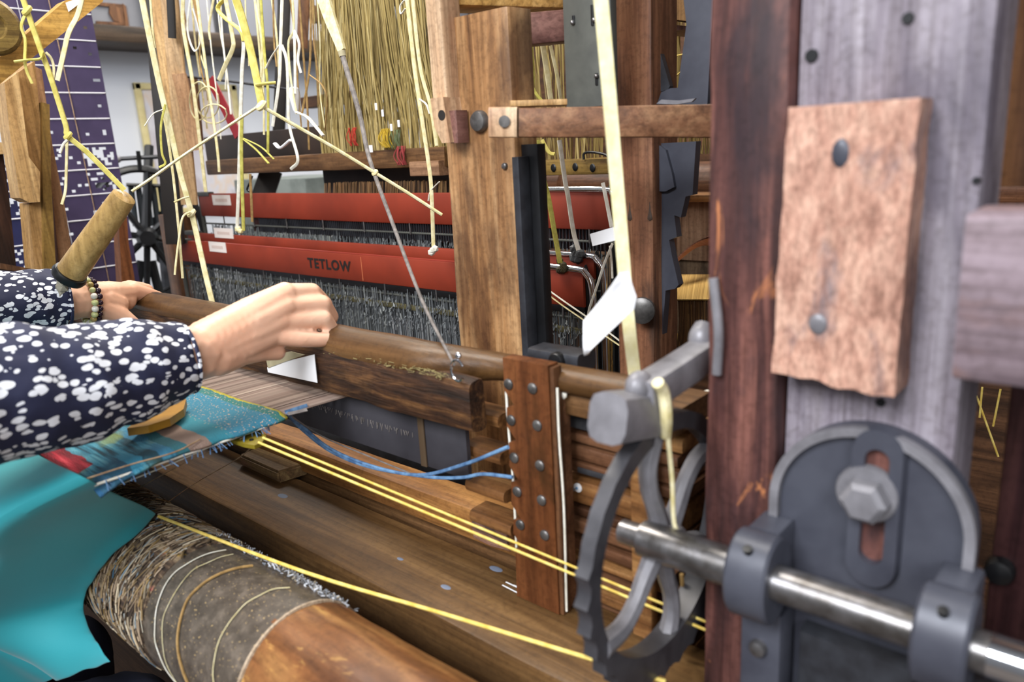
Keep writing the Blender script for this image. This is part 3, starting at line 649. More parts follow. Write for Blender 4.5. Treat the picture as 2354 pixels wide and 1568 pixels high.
# ================================================================= heddle shafts (red)
def text_mesh(s, size, loc, rx, mat, parent, name='lettering', squeeze=1.0, bold=.0):
    cu = bpy.data.curves.new('t', 'FONT'); cu.body = s; cu.size = size; cu.extrude = .0002; cu.offset = bold; cu.space_character = 1.15
    ob = bpy.data.objects.new('t', cu); COL.objects.link(ob)
    dg = bpy.context.evaluated_depsgraph_get(); me = bpy.data.meshes.new_from_object(ob.evaluated_get(dg)); bpy.data.objects.remove(ob)
    bm = bmesh.new(); bm.from_mesh(me); bpy.data.meshes.remove(me)
    for v in bm.verts:
        x, y, z = v.co; v.co = Vector((loc[0] + x * squeeze, loc[1] - z - .0002, loc[2] + y))
    return part(name, bm, mat, parent, False)
XL_, XR_ = -1.80, -.598
def shaft(y, z0, z1, label, zbot):
    s = thing('heddle_shaft', label, 'heddle shaft', (-1.2, y, z0), 'red heddle shafts')
    bm = bmesh.new(); rings = []
    for k in range(41):
        x = XL_ + (XR_ - .012 - XL_) * k / 40; w = noise.noise((x * 3, y * 9, 0)) * .0012
        rings.append([Vector((x, y + .005, z0 + w)), Vector((x, y - .005, z0 + w)), Vector((x, y - .006, z0 + .002 + w)), Vector((x, y - .006, z1 - .002 + w)), Vector((x, y - .005, z1 + w)), Vector((x, y + .005, z1 + w))])
    sweep(bm, rings); part('top_bar', bm, 'red', s)
    # chrome end tube
    z = z1 + .004
    part('end_tube', tube([(XR_ - .16, y - .004, z), (XR_ - .03, y - .004, z), (XR_ - .008, y - .004, z - .006), (XR_ + .002, y - .004, z - .028), (XR_ + .002, y - .004, z - .10), (XR_ + .002, y - .004, zbot - .05)], .0048, 10, None, 5), 'chrome', s)
    part('end_tube', tube([(XR_ - .02, y + .002, z - .010), (XR_ - .010, y + .002, z - .03), (XR_ - .010, y + .002, zbot - .05)], .0035, 8, None, 5), 'black', s, label='black inner tube')
    part('left_clip', abox(XL_ - .012, XL_ + .05, y - .0072, y + .007, z1 - .006, z1 + .004, .002, axis='X'), 'irong', s)
    part('left_tube', tube([(XL_ - .006, y, z1), (XL_ - .006, y, zbot - .05)], .005, 10, None, 2), 'irong', s)
    # heddle rods
    part('heddle_rod', tube([(XL_, y, z0 - .018), (XR_, y, z0 - .018)], .0022, 8, None, 20), 'irong', s)
    part('heddle_rod', tube([(XL_, y, zbot), (XR_, y, zbot)], .0022, 8, None, 20), 'irong', s)
    part('bottom_bar', abox(XL_, XR_ - .01, y - .006, y + .006, zbot - .05, zbot - .012, .002, axis='X'), 'iron', s)
    for k in range(9):
        x = XL_ + .1 + (XR_ - XL_ - .15) * k / 8; part('rod_hook', tube([(x, y - .004, z0 + .004), (x, y - .004, z0 - .02)], .0016, 6, None, 2), 'steel', s)
    return s
def heds(s, y, za, zb, n, seed, r=.0006):
    random.seed(seed); L = []
    for k in range(n):
        x = XL_ + .02 + (XR_ - XL_ - .03) * (k + random.random()) / n; yy = y + random.uniform(-.006, .006)
        L.append(([(x, yy, za + random.uniform(-.003, .008)), (x + random.uniform(-.001, .001), yy + random.uniform(-.002, .002), (za + zb) / 2), (x, yy, zb)], r * random.uniform(.7, 1.5)))
    strands('heddles', L, 'heddle', s)
YA, YM, YK = .845, .872, .915
zA0, zA1 = P(1028, 670, Y=YA - .006).z, P(1028, 602, Y=YA - .006).z
zM0, zM1 = zA0 + .035, P(1015, 573, Y=YM - .006).z
zK0, zK1 = P(1010, 516, Y=YK - .006).z, P(1010, 444, Y=YK - .006).z
sA = shaft(YA, zA0, zA1, 'nearest red heddle shaft bar, lettered, with black stencil', zA0 - .30)
sM = shaft(YM, zM0, zM1, 'middle red heddle shaft bar half hidden behind the lettered one', zA0 - .29)
sK = shaft(YK, zK0, zK1, 'rearmost and highest red heddle shaft bar', zA0 - .28)
random.seed(3)
heds(sA, YA, zA0 - .012, zA0 - .30, 620, 1); heds(sM, YM, zM0 - .012, zA0 - .29, 420, 2); heds(sK, YK + .006, zK0 - .026, zA0 - .28, 420, 3, .0007)
# band of heddle loops just under the bars
def band(s, y, za, zb, n, seed):
    random.seed(seed); L = []
    for k in range(n):
        x = XL_ + .03 + (XR_ - XL_ - .05) * random.random(); z = random.uniform(zb, za)
        L.append(([(x, y - .006, z), (x + random.uniform(-.004, .004), y - .008, z - random.uniform(.003, .009))], random.uniform(.0005, .0011)))
    strands('heddle_loops', L, 'heddle', s)
band(sA, YA, zA0 - .022, zA0 - .075, 1500, 5); band(sK, YK, zK0 - .028, zK0 - .048, 500, 6)
bm = bmesh.new()
random.seed(11)
for k in range(150):
    x = XL_ + .25 + (XR_ - XL_ - .27) * k / 150; abox(x - .0008, x + .0008, YK - .0015, YK + .0015, zK0 - .030, zK0 + .003, 0, axis='Z', bm=bm)
part('pin_comb', bm, 'iron', sK, False)
part('pin_back', abox(XL_ + .2, XR_ - .02, YK + .012, YK + .016, zK0 - .034, zK0 + .01, .001, axis='X'), plain('dark_red_wood', '#3b1a16', .6), sK)
part('loop_strip', abox(XL_ + .02, XR_ - .01, YA - .003, YA + .003, zA0 - .042, zA0 - .033, .001, axis='X'), plain('dusty_rod', '#57502f', .7, 0, '#3e3a28', 200, .4), sA)
part('gap_shade_strip', abox(XL_, XR_ - .012, YA - .004, YA + .004, zA0 - .011, zA0 - .0006, .0008, axis='X'), 'black', sA)  # black strip standing in for the shade in the gap below the bar
# stickers and lettering
def sticker(s, y, px, py, w, h, tilt=0):
    c = P(px, py, Y=y - .0062); bm = prism([c + Vector((a * w / 2, 0, b * h / 2 + a * tilt)) for a, b in ((-1, -1), (1, -1), (1, 1), (-1, 1))], (0, -.0004, 0)); st = part('paper_label', bm, 'sticker', s, False)
    bm = bmesh.new()
    for k in range(9):
        xx_ = c.x - w * .32 + w * .66 * k / 9; abox(xx_, xx_ + w * .045, y - .0069, y - .0066, c.z - h * .16, c.z + h * .14, 0, axis='Z', bm=bm)
    part('faint_print', bm, 'stickerink', st, False)
sticker(sK, YK, 509, 460, .083, .0235); sticker(sM, YM, 514, 536, .083, .0225); sticker(sA, YA, 500, 568, .075, .0225)
c = P(483, 607, Y=YA - .006); 
c0 = P(709, 614, Y=YA - .0064); c1 = P(808, 620, Y=YA - .0064)
tx = text_mesh('TETLOW', .026, (c0.x, YA - .0063, c0.z), 0, 'ink', sA, 'stencil_lettering', 1.0, .0009)
w_ = max(v.co.x for v in tx.data.vertices) - min(v.co.x for v in tx.data.vertices); k_ = (c1.x - c0.x) / w_
for v in tx.data.vertices:
    wx = v.co.x + sA.location.x; v.co.x = c0.x + (wx - c0.x) * k_ - sA.location.x
c = P(832, 618, Y=YA - .0062); part('scratch', abox(c.x - .0006, c.x + .0006, YA - .0066, YA - .006, zA0 + .002, zA1 - .004, .0002, axis='Z'), plain('scratch_orange', '#d07a52', .6), sA)
part('seam', abox(XL_ + .12, XR_ - .02, YA - .0052, YA + .002, zA1 - .0005, zA1 + .0012, .0004, axis='X'), plain('dark_red_edge', '#8a2a1a', .6), sA)
# ================================================================= harness: comber board, curtain of cords
YC = .955
cb = thing('comber_board', 'brown wooden comber board under the golden harness cords', 'comber board', (-1.3, YC, -.03))
za, zb = P(760, 352, Y=YC).z, P(760, 392, Y=YC).z
part('board', abox(-1.83, -.985, YC, YC + .05, zb, za, .003, .0008, 'X'), 'brownx', cb)
a, b = P(942, 372, Y=YC - .012), P(1003, 404, Y=YC - .012); part('end_block', abox(a.x, b.x + .01, YC - .014, YC + .01, b.z, a.z, .002, axis='X'), wood('pale_block', '#a87c58', '#8d6446', '#6a4830', 'X'), cb)
a, b = P(468, 316, Y=YC + .08), P(700, 352, Y=YC + .08)
o = thing('rear_harness_board', 'dark rear board behind the comber board on the left', 'board', (a.x, YC + .09, b.z)); part('board', abox(a.x, b.x + .25, YC + .08, YC + .10, b.z - .03, a.z, .002, axis='X'), plain('very_dark_wood', '#2b1c13', .6, 0, '#1f140d', 14), o)
L = []
random.seed(21)
for k in range(760):
    u = random.random(); row = random.randint(0, 4); y = YC + .006 + row * .009
    xb = -1.36 + .42 * u; top = -1.30 + .30 * u + random.uniform(-.03, .03)
    ym = y + random.uniform(-.004, .004)
    mid = Vector((xb * .6 + top * .4 + random.uniform(-.012, .012), ym, .16))
    L.append(([(xb, y, -.03), (xb + random.uniform(-.008, .008), y, .05), mid, (top, y, .40)], random.uniform(.0007, .0015)))
strands('harness_cords', L, 'harness', None, label='curtain of golden brown harness cords rising behind the pillar', cat='harness cords')
L = []
for k in range(260):
    x = -1.36 + .40 * random.random(); y = YC + random.uniform(.0, .05); L.append(([(x, y, -.055), (x + random.uniform(-.006, .006), y - .01, -.13)], random.uniform(.0006, .0013)))
strands('leash_cords', L, 'darkwarp', None, label='dark leash cords hanging under the comber board', cat='leash cords')
for i, (px, py) in enumerate(((825, 248), (865, 245), (880, 260), (900, 293), (917, 284), (853, 342))):
    c = P(px, py, Y=YC - .01); w, h = ((.006, .012) if i < 5 else (.010, .013))
    solo('tie_tag', abox(c.x - w / 2, c.x + w / 2, c.y - .001, c.y, c.z - h / 2, c.z + h / 2, .0003, axis='Z'), 'paper',
         ['leftmost small white tag on the golden harness', 'second small white tag on the golden harness', 'small pale tag hung slightly lower than its left neighbour', 'small white tag above the yellow wool tuft', 'rightmost small white tag on the golden harness', 'largest white tag, low on the harness by the comber board'][i], 'tag')
for px, py, mt, lb, n_ in ((890, 315, plain('yellow_wool', '#b99a2c', .9), 'tuft of yellow wool tied in the harness', 22), (812, 312, plain('red_wool', '#b5372a', .9), 'tuft of red wool tied in the harness', 12), (910, 318, plain('green_wool', '#5f6a48', .9), 'tuft of dull green wool right of the yellow one', 12), (922, 355, plain('pink_wool', '#9a3c3c', .9), 'reddish wool tuft lying on the comber board', 12)):
    bm = bmesh.new(); c = P(px, py, Y=YC - .004)
    for k in range(n_):
        a = c + Vector((random.uniform(-.012, .012), random.uniform(-.004, .004), .015)); tube([a, a + Vector((random.uniform(-.01, .01), -.004, -.018)), a + Vector((random.uniform(-.006, .006), 0, -.034))], .0009, 4, bm, 3)
    solo('wool_tuft', bm, mt, lb, 'wool')
# harness seen to the right of the pillar
L = []
for k in range(220):
    x = -1.02 + .50 * random.random(); y = 1.12 + random.uniform(0, .05); L.append(([(x, y, -.03), (x + random.uniform(-.02, .02), y, .12), (x + random.uniform(-.03, .03), y, .36)], random.uniform(.0008, .0016)))
strands('rear_harness_cords', L, 'harness', None, label='golden harness cords glimpsed between pillar and brown post', cat='harness cords')
rb = thing('rear_comber_board', 'olive gold rear comber board seen under the brown bar', 'comber board', (-.8, 1.1, -.05))
za, zb = P(1330, 367, Y=1.08).z, P(1330, 402, Y=1.08).z
part('board', abox(-1.06, -.62, 1.08, 1.17, zb, za, .002, .0006, 'X'), wood('olive_gold_wood', '#a8843c', '#8a6a2c', '#614718', 'X', '#4a2a18', .6, 26, .5), rb)
for px, py in ((1322, 384), (1362, 386), (1272, 386)):
    bm = bmesh.new(); ball(bm, P(px, py, Y=1.079), .006, 2, (1, .25, 1.2)); part('boss', bm, 'black', rb)
solo('wire_handle', tube([P(1342, 367, Y=1.075), P(1343, 353, Y=1.075), P(1362, 350, Y=1.075), P(1392, 356, Y=1.075), P(1402, 367, Y=1.075)], .0022, 8, None, 4), 'black', 'black wire handle on the rear comber board', 'handle')
# turned brown roller and other things of the rear loom
rr = thing('rear_warp_roller', 'brown turned warp roller behind the brown post', 'roller', (-.7, 1.35, -.2))
zc_ = P(1400, 440, Y=1.35).z
part('roller', lathe((-1.15, 1.35, zc_), (1, 0, 0), [(0, .05), (.10, .05), (.102, .062), (.15, .062), (.155, .055), (.21, .058), (.27, .052), (.35, .055), (1.0, .055)], 28), wood('roller_brown', '#8a5a3a', '#6d4229', '#4a2a18', 'X', '#3a2214', .6, 12, .4), rr)
part('bark_ring', lathe((-.86, 1.35, zc_), (1, 0, 0), [(0, .064), (.004, .066), (.012, .066), (.014, .063)], 28), 'brown', rr)
pk = thing('rear_breast_board', 'pinkish wooden board wall below the rear roller', 'board', (-.7, 1.2, -.4))
for k in range(6):
    x = -.98 + .095 * k; part('plank', abox(x, x + .092, 1.24, 1.26, -.22, -.112, .0015, .0008, 'Z'), wood('pinkish_plank%d' % k, '#b58a68', '#9a7050', '#6f4c34', 'Z', '#5a4030', .58, 20, .7, bump=.7), pk)
part('shelf', abox(-1.02, -.42, 1.20, 1.27, -.112, -.100, .002, axis='X'), 'rail', pk)
part('lower_wall', abox(-1.02, -.42, 1.25, 1.27, -.40, -.22, .002, .001, 'X'), wood('rough_tan_board', '#a98d6c', '#8c7052', '#5f4a35', 'Z', '#3f3226', .55, 24, .8, bump=.8), pk)
L = []
for k in range(150):
    x = -.72 + .17 * random.random(); z = -.30 + random.uniform(-.03, .02); L.append(([(x, 1.0, z), (x + random.uniform(-.01, .01), 1.0, z - .06), (x + random.uniform(-.02, .02), 1.0, z - .13)], random.uniform(.0008, .0018)))
strands('frayed_ends', L, 'goldwarp', None, label='frayed golden warp ends left of the brown post foot', cat='warp ends')
L = []
for k in range(160):
    u = k / 160; a = P(1535 + 115 * u, 640, Y=1.10); b = P(1530 + 115 * u, 690, Y=.95); L.append(([P(1545 + 110 * u, 632 - 0 * u, Y=1.15), P(1540 + 110 * u, 655, Y=1.05), P(1535 + 110 * u, 690, Y=.95)], .0012))
strands('gold_warp_sheet', L, 'goldwarp', None, label='golden sheet of warp threads right of the stepped iron plate', cat='warp threads')
L = []
for k in range(200):
    u = k / 200; L.append(([P(1540 + 105 * u, 545 + 70 * (1 - u) ** 2, Y=1.02 + .1 * u), P(1640 + 20 * u, 533 + 60 * u, Y=1.28)], .0013))
strands('pink_warp_sheet', L, 'pinkwarp', None, label='pinkish sheet of warp threads above the golden one', cat='warp threads')
L = []
for k in range(130):
    u = random.random(); x = 1535 + 115 * u; L.append(([P(x, 688, Y=.955), P(x + random.uniform(-4, 4), 760, Y=.96), P(x + random.uniform(-8, 6) - 6, 850, Y=.97)], random.uniform(.0006, .0012)))
strands('hanging_warp_ends', L, 'darkwarp', None, label='dark warp ends hanging below the golden warp sheet', cat='warp ends')
t = NT('yellow_print'); n1 = t.noise(t.coords((38, 38, 38)), 1, 3, 1.2); t.l(t.ramp(n1, [(.38, '#39483a'), (.48, '#8a7a2c'), (.56, '#c9a238'), (.68, '#d8a24a')], 'LINEAR'), t.b.inputs['Base Color']); t.b.inputs['Roughness'].default_value = .8
o = thing('patterned_roll', 'yellow and green patterned cloth roll behind the iron plate', 'cloth roll', P(1600, 540, Y=1.3))
c = P(1600, 520, Y=1.3); part('roll', lathe((c.x - .10, 1.3, c.z), (1, 0, 0), [(0, .018), (.002, .02), (.30, .02), (.302, .018)], 20), t.m, o)
o = thing('rear_rail', 'brown rail behind the golden warp sheet', 'rail', P(1600, 620, Y=1.4)); c = P(1600, 610, Y=1.36); part('rail', abox(c.x - .25, c.x + .25, 1.36, 1.40, c.z - .03, c.z + .012, .003, axis='X'), 'redslat', o)
o = thing('far_backboard', 'dark brown boarding at the back of the rear loom', 'board', (-.5, 1.9, FLOOR))
for k in range(9): part('plank', abox(-1.55 + .165 * k, -1.39 + .165 * k, 1.9, 1.93, FLOOR, .75, .003, axis='Z'), 'roof', o)
o = thing('pale_upper_beam', 'pale yellow beam end above the dark gap, right of the brown post', 'beam', P(1545, 40, Y=.9)); part('beam', prism([P(x, y, Y=.90) for x, y in ((1500, -20), (1572, -20), (1580, 48), (1500, 40))], (0, .25, 0)), wood('pale_beam', '#d3a66c', '#bd8c55', '#93683c', 'Z'), o, False)
part('under_plate', prism([P(x, y, Y=.92) for x, y in ((1500, 52), (1580, 60), (1578, 68), (1500, 75))], (0, .2, 0)), 'mauve', o, False)
o = thing('upper_brown_panel', 'brown panel in the gap above the side bar', 'panel', P(1545, 200, Y=1.3)); part('panel', prism([P(x, y, Y=1.30) for x, y in ((1480, 60), (1544, 60), (1540, 300), (1480, 300))], (0, .02, 0)), 'brown', o, False)
for i, (a, b) in enumerate((((1538, 132), (1575, 124)), ((1540, 100), (1566, 70)), ((1545, 182), (1566, 165)), ((1622, 200), (1642, 160)))):
    solo('yellow_cord', tube([P(*a, Y=1.05), P(*b, Y=1.05)], .0013, 6), 'gold', ['short yellow cord across the gap left of the iron bracket', 'upper thin yellow cord slanting in the gap', 'lower thin yellow cord slanting in the gap', 'yellow cord at the left edge of the dark red post'][i], 'cord')
o = thing('rear_lower_board', 'dark board under the comber board behind the leash cords', 'board', (-1.2, 1.06, -.2)); a, b = P(742, 396, Y=1.06), P(1010, 470, Y=1.06)
part('board', abox(a.x, -1.0, 1.06, 1.08, b.z - .25, a.z + .02, .002, axis='X'), plain('dark_mauve_wood', '#3a2a28', .6, 0, '#241a19', 14), o)
# ================================================================= cords
def pc(pts, Y=None, d=None):
    out = []
    for q in pts:
        if len(q) == 3: out.append(P(q[0], q[1], d=q[2]))
        else: out.append(P(q[0], q[1], **({'Y': Y} if Y is not None else {'d': d})))
    return out
def cord(pts, w, mat, label, d=None, Y=None, name='cord', cat='cord', group=None, flat=.6, knots=(), taper=0, parent=None):
    ps = pc(pts, Y, d); dist = ps[0].length; r = w * dist / FPX / 2
    bm = tube(ps, (lambda u: r * (1 - taper * u)) if taper else r, 7, None, 6, flat)
    if parent: o = part(name, bm, mat, parent)
    else: o = solo(name, bm, mat, label, cat, group)
    for kx, ky, kw in knots:
        p = P(kx, ky, d=min(ps, key=lambda q: (q - P(kx, ky, d=q.length)).length).length); b2 = bmesh.new()
        kr = kw * dist / FPX / 2
        tube([p + Vector((math.cos(a) * kr * .7, math.sin(a) * kr * .5, math.sin(a * 1.0) * kr * .5)) for a in [2 * math.pi * j / 8 for j in range(8)]], kr * .55, 7, b2, 2, 1, True)
        ball(b2, p, kr * .7, 1); part('knot', b2, mat, o)
    return o
random.seed(5)
# picking handle and its cords (left)
hp0, hp1 = P(160, 632, d=1.16), P(288, 448, d=1.10)
ph = thing('picking_handle', 'turned wooden picking handle with a black ring hung on cords', 'handle', hp0)
ax = hp1 - hp0; Lh = ax.length
part('grip', lathe(hp0, ax, [(0, .0165), (Lh * .05, .0185), (Lh * .5, .0172), (Lh * .9, .0155), (Lh * .98, .0145), (Lh, .010)], 24), 'handle', ph)
part('ring', lathe(hp0 - ax * .005, ax, [(-.006, .0165), (-.005, .0205), (0, .0222), (.005, .0205), (.006, .0165)], 24), 'black', ph)
bm = bmesh.new()
for k in range(7): ball(bm, hp0 - ax.normalized() * (.012 + .003 * k) + Vector((random.uniform(-.006, .006), 0, random.uniform(-.004, .004))), .009, 1)
part('leather_wad', bm, plain('grey_leather', '#a8a28f', .8, 0, '#7d776a', 60), ph)
c1 = cord([(50, -10), (62, 25), (95, 120), (112, 165), (150, 285), (156, 312), (200, 350), (245, 395), (286, 437)], 11, 'yellow', 'long yellow-green cord from the top left down to the handle', d=1.1, knots=((62, 24, 18), (156, 312, 16)))
cord([(60, 28), (49, 60), (58, 92), (57, 140), (62, 165), (74, 192)], 6, 'yellow', '', d=1.1, parent=c1, name='loose_end')
cord([(32, 142), (60, 138), (92, 135), (100, 120)], 8, 'yellow', '', d=1.095, parent=c1, name='bow')
cord([(105, 120), (118, 135), (124, 160), (120, 195)], 5, 'cream', '', d=1.1, parent=c1, name='loose_end')
cord([(154, 318), (152, 400), (150, 440), (142, 470)], 6, 'cream', '', d=1.11, parent=c1, name='loose_end')
cord([(155, 322), (146, 332), (138, 352)], 9, 'white', '', d=1.09, parent=c1, name='frayed_end')
cord([(190, -10), (178, 35), (158, 75), (147, 120), (132, 185)], 10, 'cream', 'cream cord with a flared end in front of the diagonal beam', d=1.09, flat=.4)
cord([(303, 440), (345, 412), (430, 352), (520, 293), (598, 242)], 10, 'cream', 'cream cord rising from the handle to the central knot', d=1.1)
cord([(600, 243), (660, 278), (760, 335), (860, 396), (940, 445), (1016, 494)], 13, 'cream', 'stout cream cord slanting from the central knot to the pillar', d=1.02, knots=((601, 243, 22), (862, 397, 14)))
cord([(540, -10), (556, 40), (575, 110), (590, 180), (602, 242)], 17, 'yellow', 'thick yellow strap coming down to the central knot', d=1.06, flat=.45)
cord([(587, 195), (610, 192), (634, 190)], 11, 'yellow', 'yellow cross tie above the central knot', d=1.055)
cord([(325, -10), (345, 90), (368, 200), (392, 300), (415, 400), (443, 500), (470, 620), (492, 712)], 13, 'cream', 'long cream cord hanging past the left ends of the shafts', d=1.15, flat=.5, knots=((440, 490, 18),))
cord([(345, -10), (352, 80), (356, 110)], 5, 'cream', 'short thin cream cord beside the long left one', d=1.2)
cord([(437, 487), (420, 500), (412, 545), (405, 600), (402, 632)], 8, 'cream', 'cream cord end bent over beside the rearmost red shaft', d=1.14)
cord([(435, 452), (420, 456), (400, 465)], 6, 'cream', 'short sideways cream tie left of the rearmost red bar', d=1.13)
cord([(375, 255), (388, 330), (400, 420), (412, 540), (420, 640)], 6, 'cream', 'straight cream cord left of the long one', d=1.2)
cord([(374, 252), (352, 262), (332, 290)], 4, 'white', 'curled white cord end by the picture frame', d=1.14)
cord([(380, 240), (370, 290), (372, 350), (380, 375), (366, 385)], 5, 'green', 'yellow-green cord knotted by the black post', d=1.14)
V = [
 ([(421, -10), (421, 61), (440, 171), (446, 214), (460, 330), (473, 441)], 8, 'cream', 'broad cream cord nearest the tan laths'),
 ([(452, -10), (473, 153), (490, 270), (501, 355), (504, 395)], 6, 'cream', 'cream cord right of the broad one, passing the red strip'),
 ([(438, -10), (431, 67), (446, 116), (460, 98), (455, 61), (443, 20)], 4, 'white', 'thin white cord hanging in a small loop near the top'),
 ([(492, -10), (481, 61), (483, 91)], 5, 'cream', 'short cream cord end against the grey shelf'),
 ([(522, -8), (501, 18), (519, 43), (553, 70), (561, 95)], 10, 'yellow', 'yellow cord looping at the top left of the thick strap'),
 ([(519, 0), (535, 86), (535, 112), (518, 150), (504, 184)], 9, 'cream', 'cream cord with a flared cut end left of the thick strap'),
 ([(535, -10), (559, 86), (556, 171), (552, 306), (549, 420), (545, 527)], 8, 'white', 'white cord reaching down to the middle red shaft'),
 ([(556, 265), (555, 358), (560, 530)], 8, 'green', 'yellow-green cord tied to the middle red shaft'),
 ([(575, 400), (578, 460), (580, 510)], 6, 'brcord', 'tan cord with a small hook on the rearmost red bar'),
 ([(584, -10), (602, 92), (600, 178)], 5, 'cream', 'thin cream cord just right of the thick strap'),
 ([(599, -10), (608, 122), (616, 214), (616, 352)], 6, 'green', 'olive cord dropping to the comber board'),
 ([(628, -10), (630, 92), (636, 153)], 4, 'brcord', 'thin brown cord left of the forked white cord'),
 ([(649, -10), (645, 101), (642, 184), (627, 290)], 7, 'white', 'forked white cord over the black post'),
 ([(645, 101), (625, 130), (611, 158)], 5, 'white', 'left branch of the forked white cord'),
 ([(648, 104), (660, 147), (663, 263), (669, 306), (685, 367), (669, 389)], 7, 'white', 'right branch of the forked white cord, curling at its end'),
 ([(672, -10), (675, 67), (663, 101), (669, 184), (682, 262)], 5, 'cream', 'cream cord with the slack loop right of the forked one'),
 ([(676, 70), (688, 101), (685, 138), (692, 168)], 6, 'white', 'white loose loop at the side of the slack cord'),
 ([(677, 75), (678, 130), (679, 215)], 6, 'white', 'straight white cord inside the slack loop'),
 ([(715, -10), (712, 153), (694, 262)], 5, 'brcord', 'brown cord slanting in front of the dark wood'),
 ([(712, 172), (740, 195), (752, 230), (747, 300)], 4, 'brcord', 'thin brown cord arched before the golden harness'),
 ([(682, 258), (706, 269), (725, 290), (743, 312)], 9, 'white', 'stout white cord with a frayed end above the slanting cord'),
 ([(632, 330), (645, 340), (668, 322)], 10, 'paper', 'folded paper strip hooked before the dark rear board'),
 ([(560, 320), (590, 345), (618, 376)], 5, 'green', 'yellow-green loose end over the comber board'),
 ([(560, 318), (600, 338), (630, 366)], 4, 'green', 'second thinner yellow-green end over the comber board'),
 ([(935, -10), (951, 138), (966, 245), (985, 373), (992, 440), (997, 575)], 9, 'cream', 'cream cord hanging just left of the pillar'),
 ([(948, -10), (966, 153), (990, 245), (1004, 335)], 8, 'cream', 'second cream cord running down to the lath foot'),
 ([(930, 0), (920, 15), (922, 32), (932, 20)], 5, 'white', 'small white cord loop at the top left of the pillar'),
 ([(965, 228), (980, 240), (988, 262)], 6, 'white', 'short white cord branch beside the lath'),
 ([(1010, 418), (990, 440), (985, 462)], 5, 'white', 'white cord fork in front of the rear red bar'),
]
random.seed(91)
for k in range(16):
    x0_ = random.choice([random.uniform(410, 520), random.uniform(560, 740)]); L_ = random.uniform(150, 360); sl = .12 - (x0_ - 400) * .0002
    pts = [(x0_ + sl * y + random.uniform(-5, 5), y) for y in (-10, L_ * .35, L_ * .7, L_)]
    mt_ = random.choice(['cream', 'cream', 'brcord', 'white']); words_ = {'cream': 'cream', 'brcord': 'brown', 'white': 'white'}[mt_]
    cord(pts, random.uniform(2.5, 5), mt_, 'thin loose %s cord %s, %s' % (words_, 'left of the yellow strap' if x0_ < 540 else 'right of the yellow strap', 'short' if L_ < 220 else 'of middling length' if L_ < 290 else 'long'), Y=random.uniform(.80, .90), group='thin cords among the ties', flat=.6)
for pts, w, mt, lb in V: cord(pts, w, mt, lb, Y=.79, flat=.55)
b2 = bmesh.new(); 
for px, py in ((996, 575), (992, 580), (1000, 572)): ball(b2, P(px, py, Y=.785), .006, 1)
solo('cord_knot', b2, 'white', 'white knot tied on the middle red bar by the pillar', 'knot')
b2 = bmesh.new(); ball(b2, P(547, 527, Y=.785), .007, 1); ball(b2, P(553, 532, Y=.785), .006, 1); solo('cord_knot', b2, 'cream', 'cream knot beside the label on the middle red bar', 'knot')
# loops of tangle left
for i, (cx_, cy_, rx, ry) in enumerate(((478, 235, 26, 36), (492, 262, 30, 22), (458, 232, 22, 44))):
    pts = [P(cx_ + rx * math.cos(a), cy_ + ry * math.sin(a), Y=.80 + .01 * math.sin(a)) for a in [2 * math.pi * j / 12 for j in range(12)]]
    solo('cord_loop', tube(pts, .0014, 6, None, 3, 1, True), 'cream', ['upper loop of a tangled cream cord by the red strip', 'lower loop of a tangled cream cord by the red strip', 'leftmost loop of the tangled cream cord'][i], 'cord loop')
solo('red_strip', ribbon([P(483, 182, Y=.86), P(500, 215, Y=.86), P(520, 255, Y=.86), P(548, 312, Y=.86)], .022, .003, (1, .2, .2), None, 5), plain('dark_red_strip', '#86202a', .45), 'dark red strap slanting behind the cream cords', 'strap')
# bundle with whipped end + grey cord down to the ring
bt2 = thing('cord_bundle', 'bundle of cream cords bound at the end above a grey cord', 'cord bundle', P(785, 120, Y=.75))
part('bundle', ribbon(pc([(742, -10), (760, 45), (775, 85), (786, 116)], Y=.75), .021, .006, (1, .3, 0), None, 5, lambda u: 1 - .45 * u), 'cream', bt2)
part('whipping', lathe(P(788, 130, Y=.75), P(784, 112, Y=.75) - P(788, 130, Y=.75), [(0, .0055), (.008, .006), (.009, .004)], 10), 'tape', bt2)
part('grey_cord', tube([P(788, 130, Y=.75), P(826, 260, Y=.72), P(850, 367, Y=.69), P(905, 520, Y=.62), P(970, 690, Y=.54), P(1044, 838, Y=.458)], lambda u: .0042 - .0028 * u, 8), 'greyc', bt2)
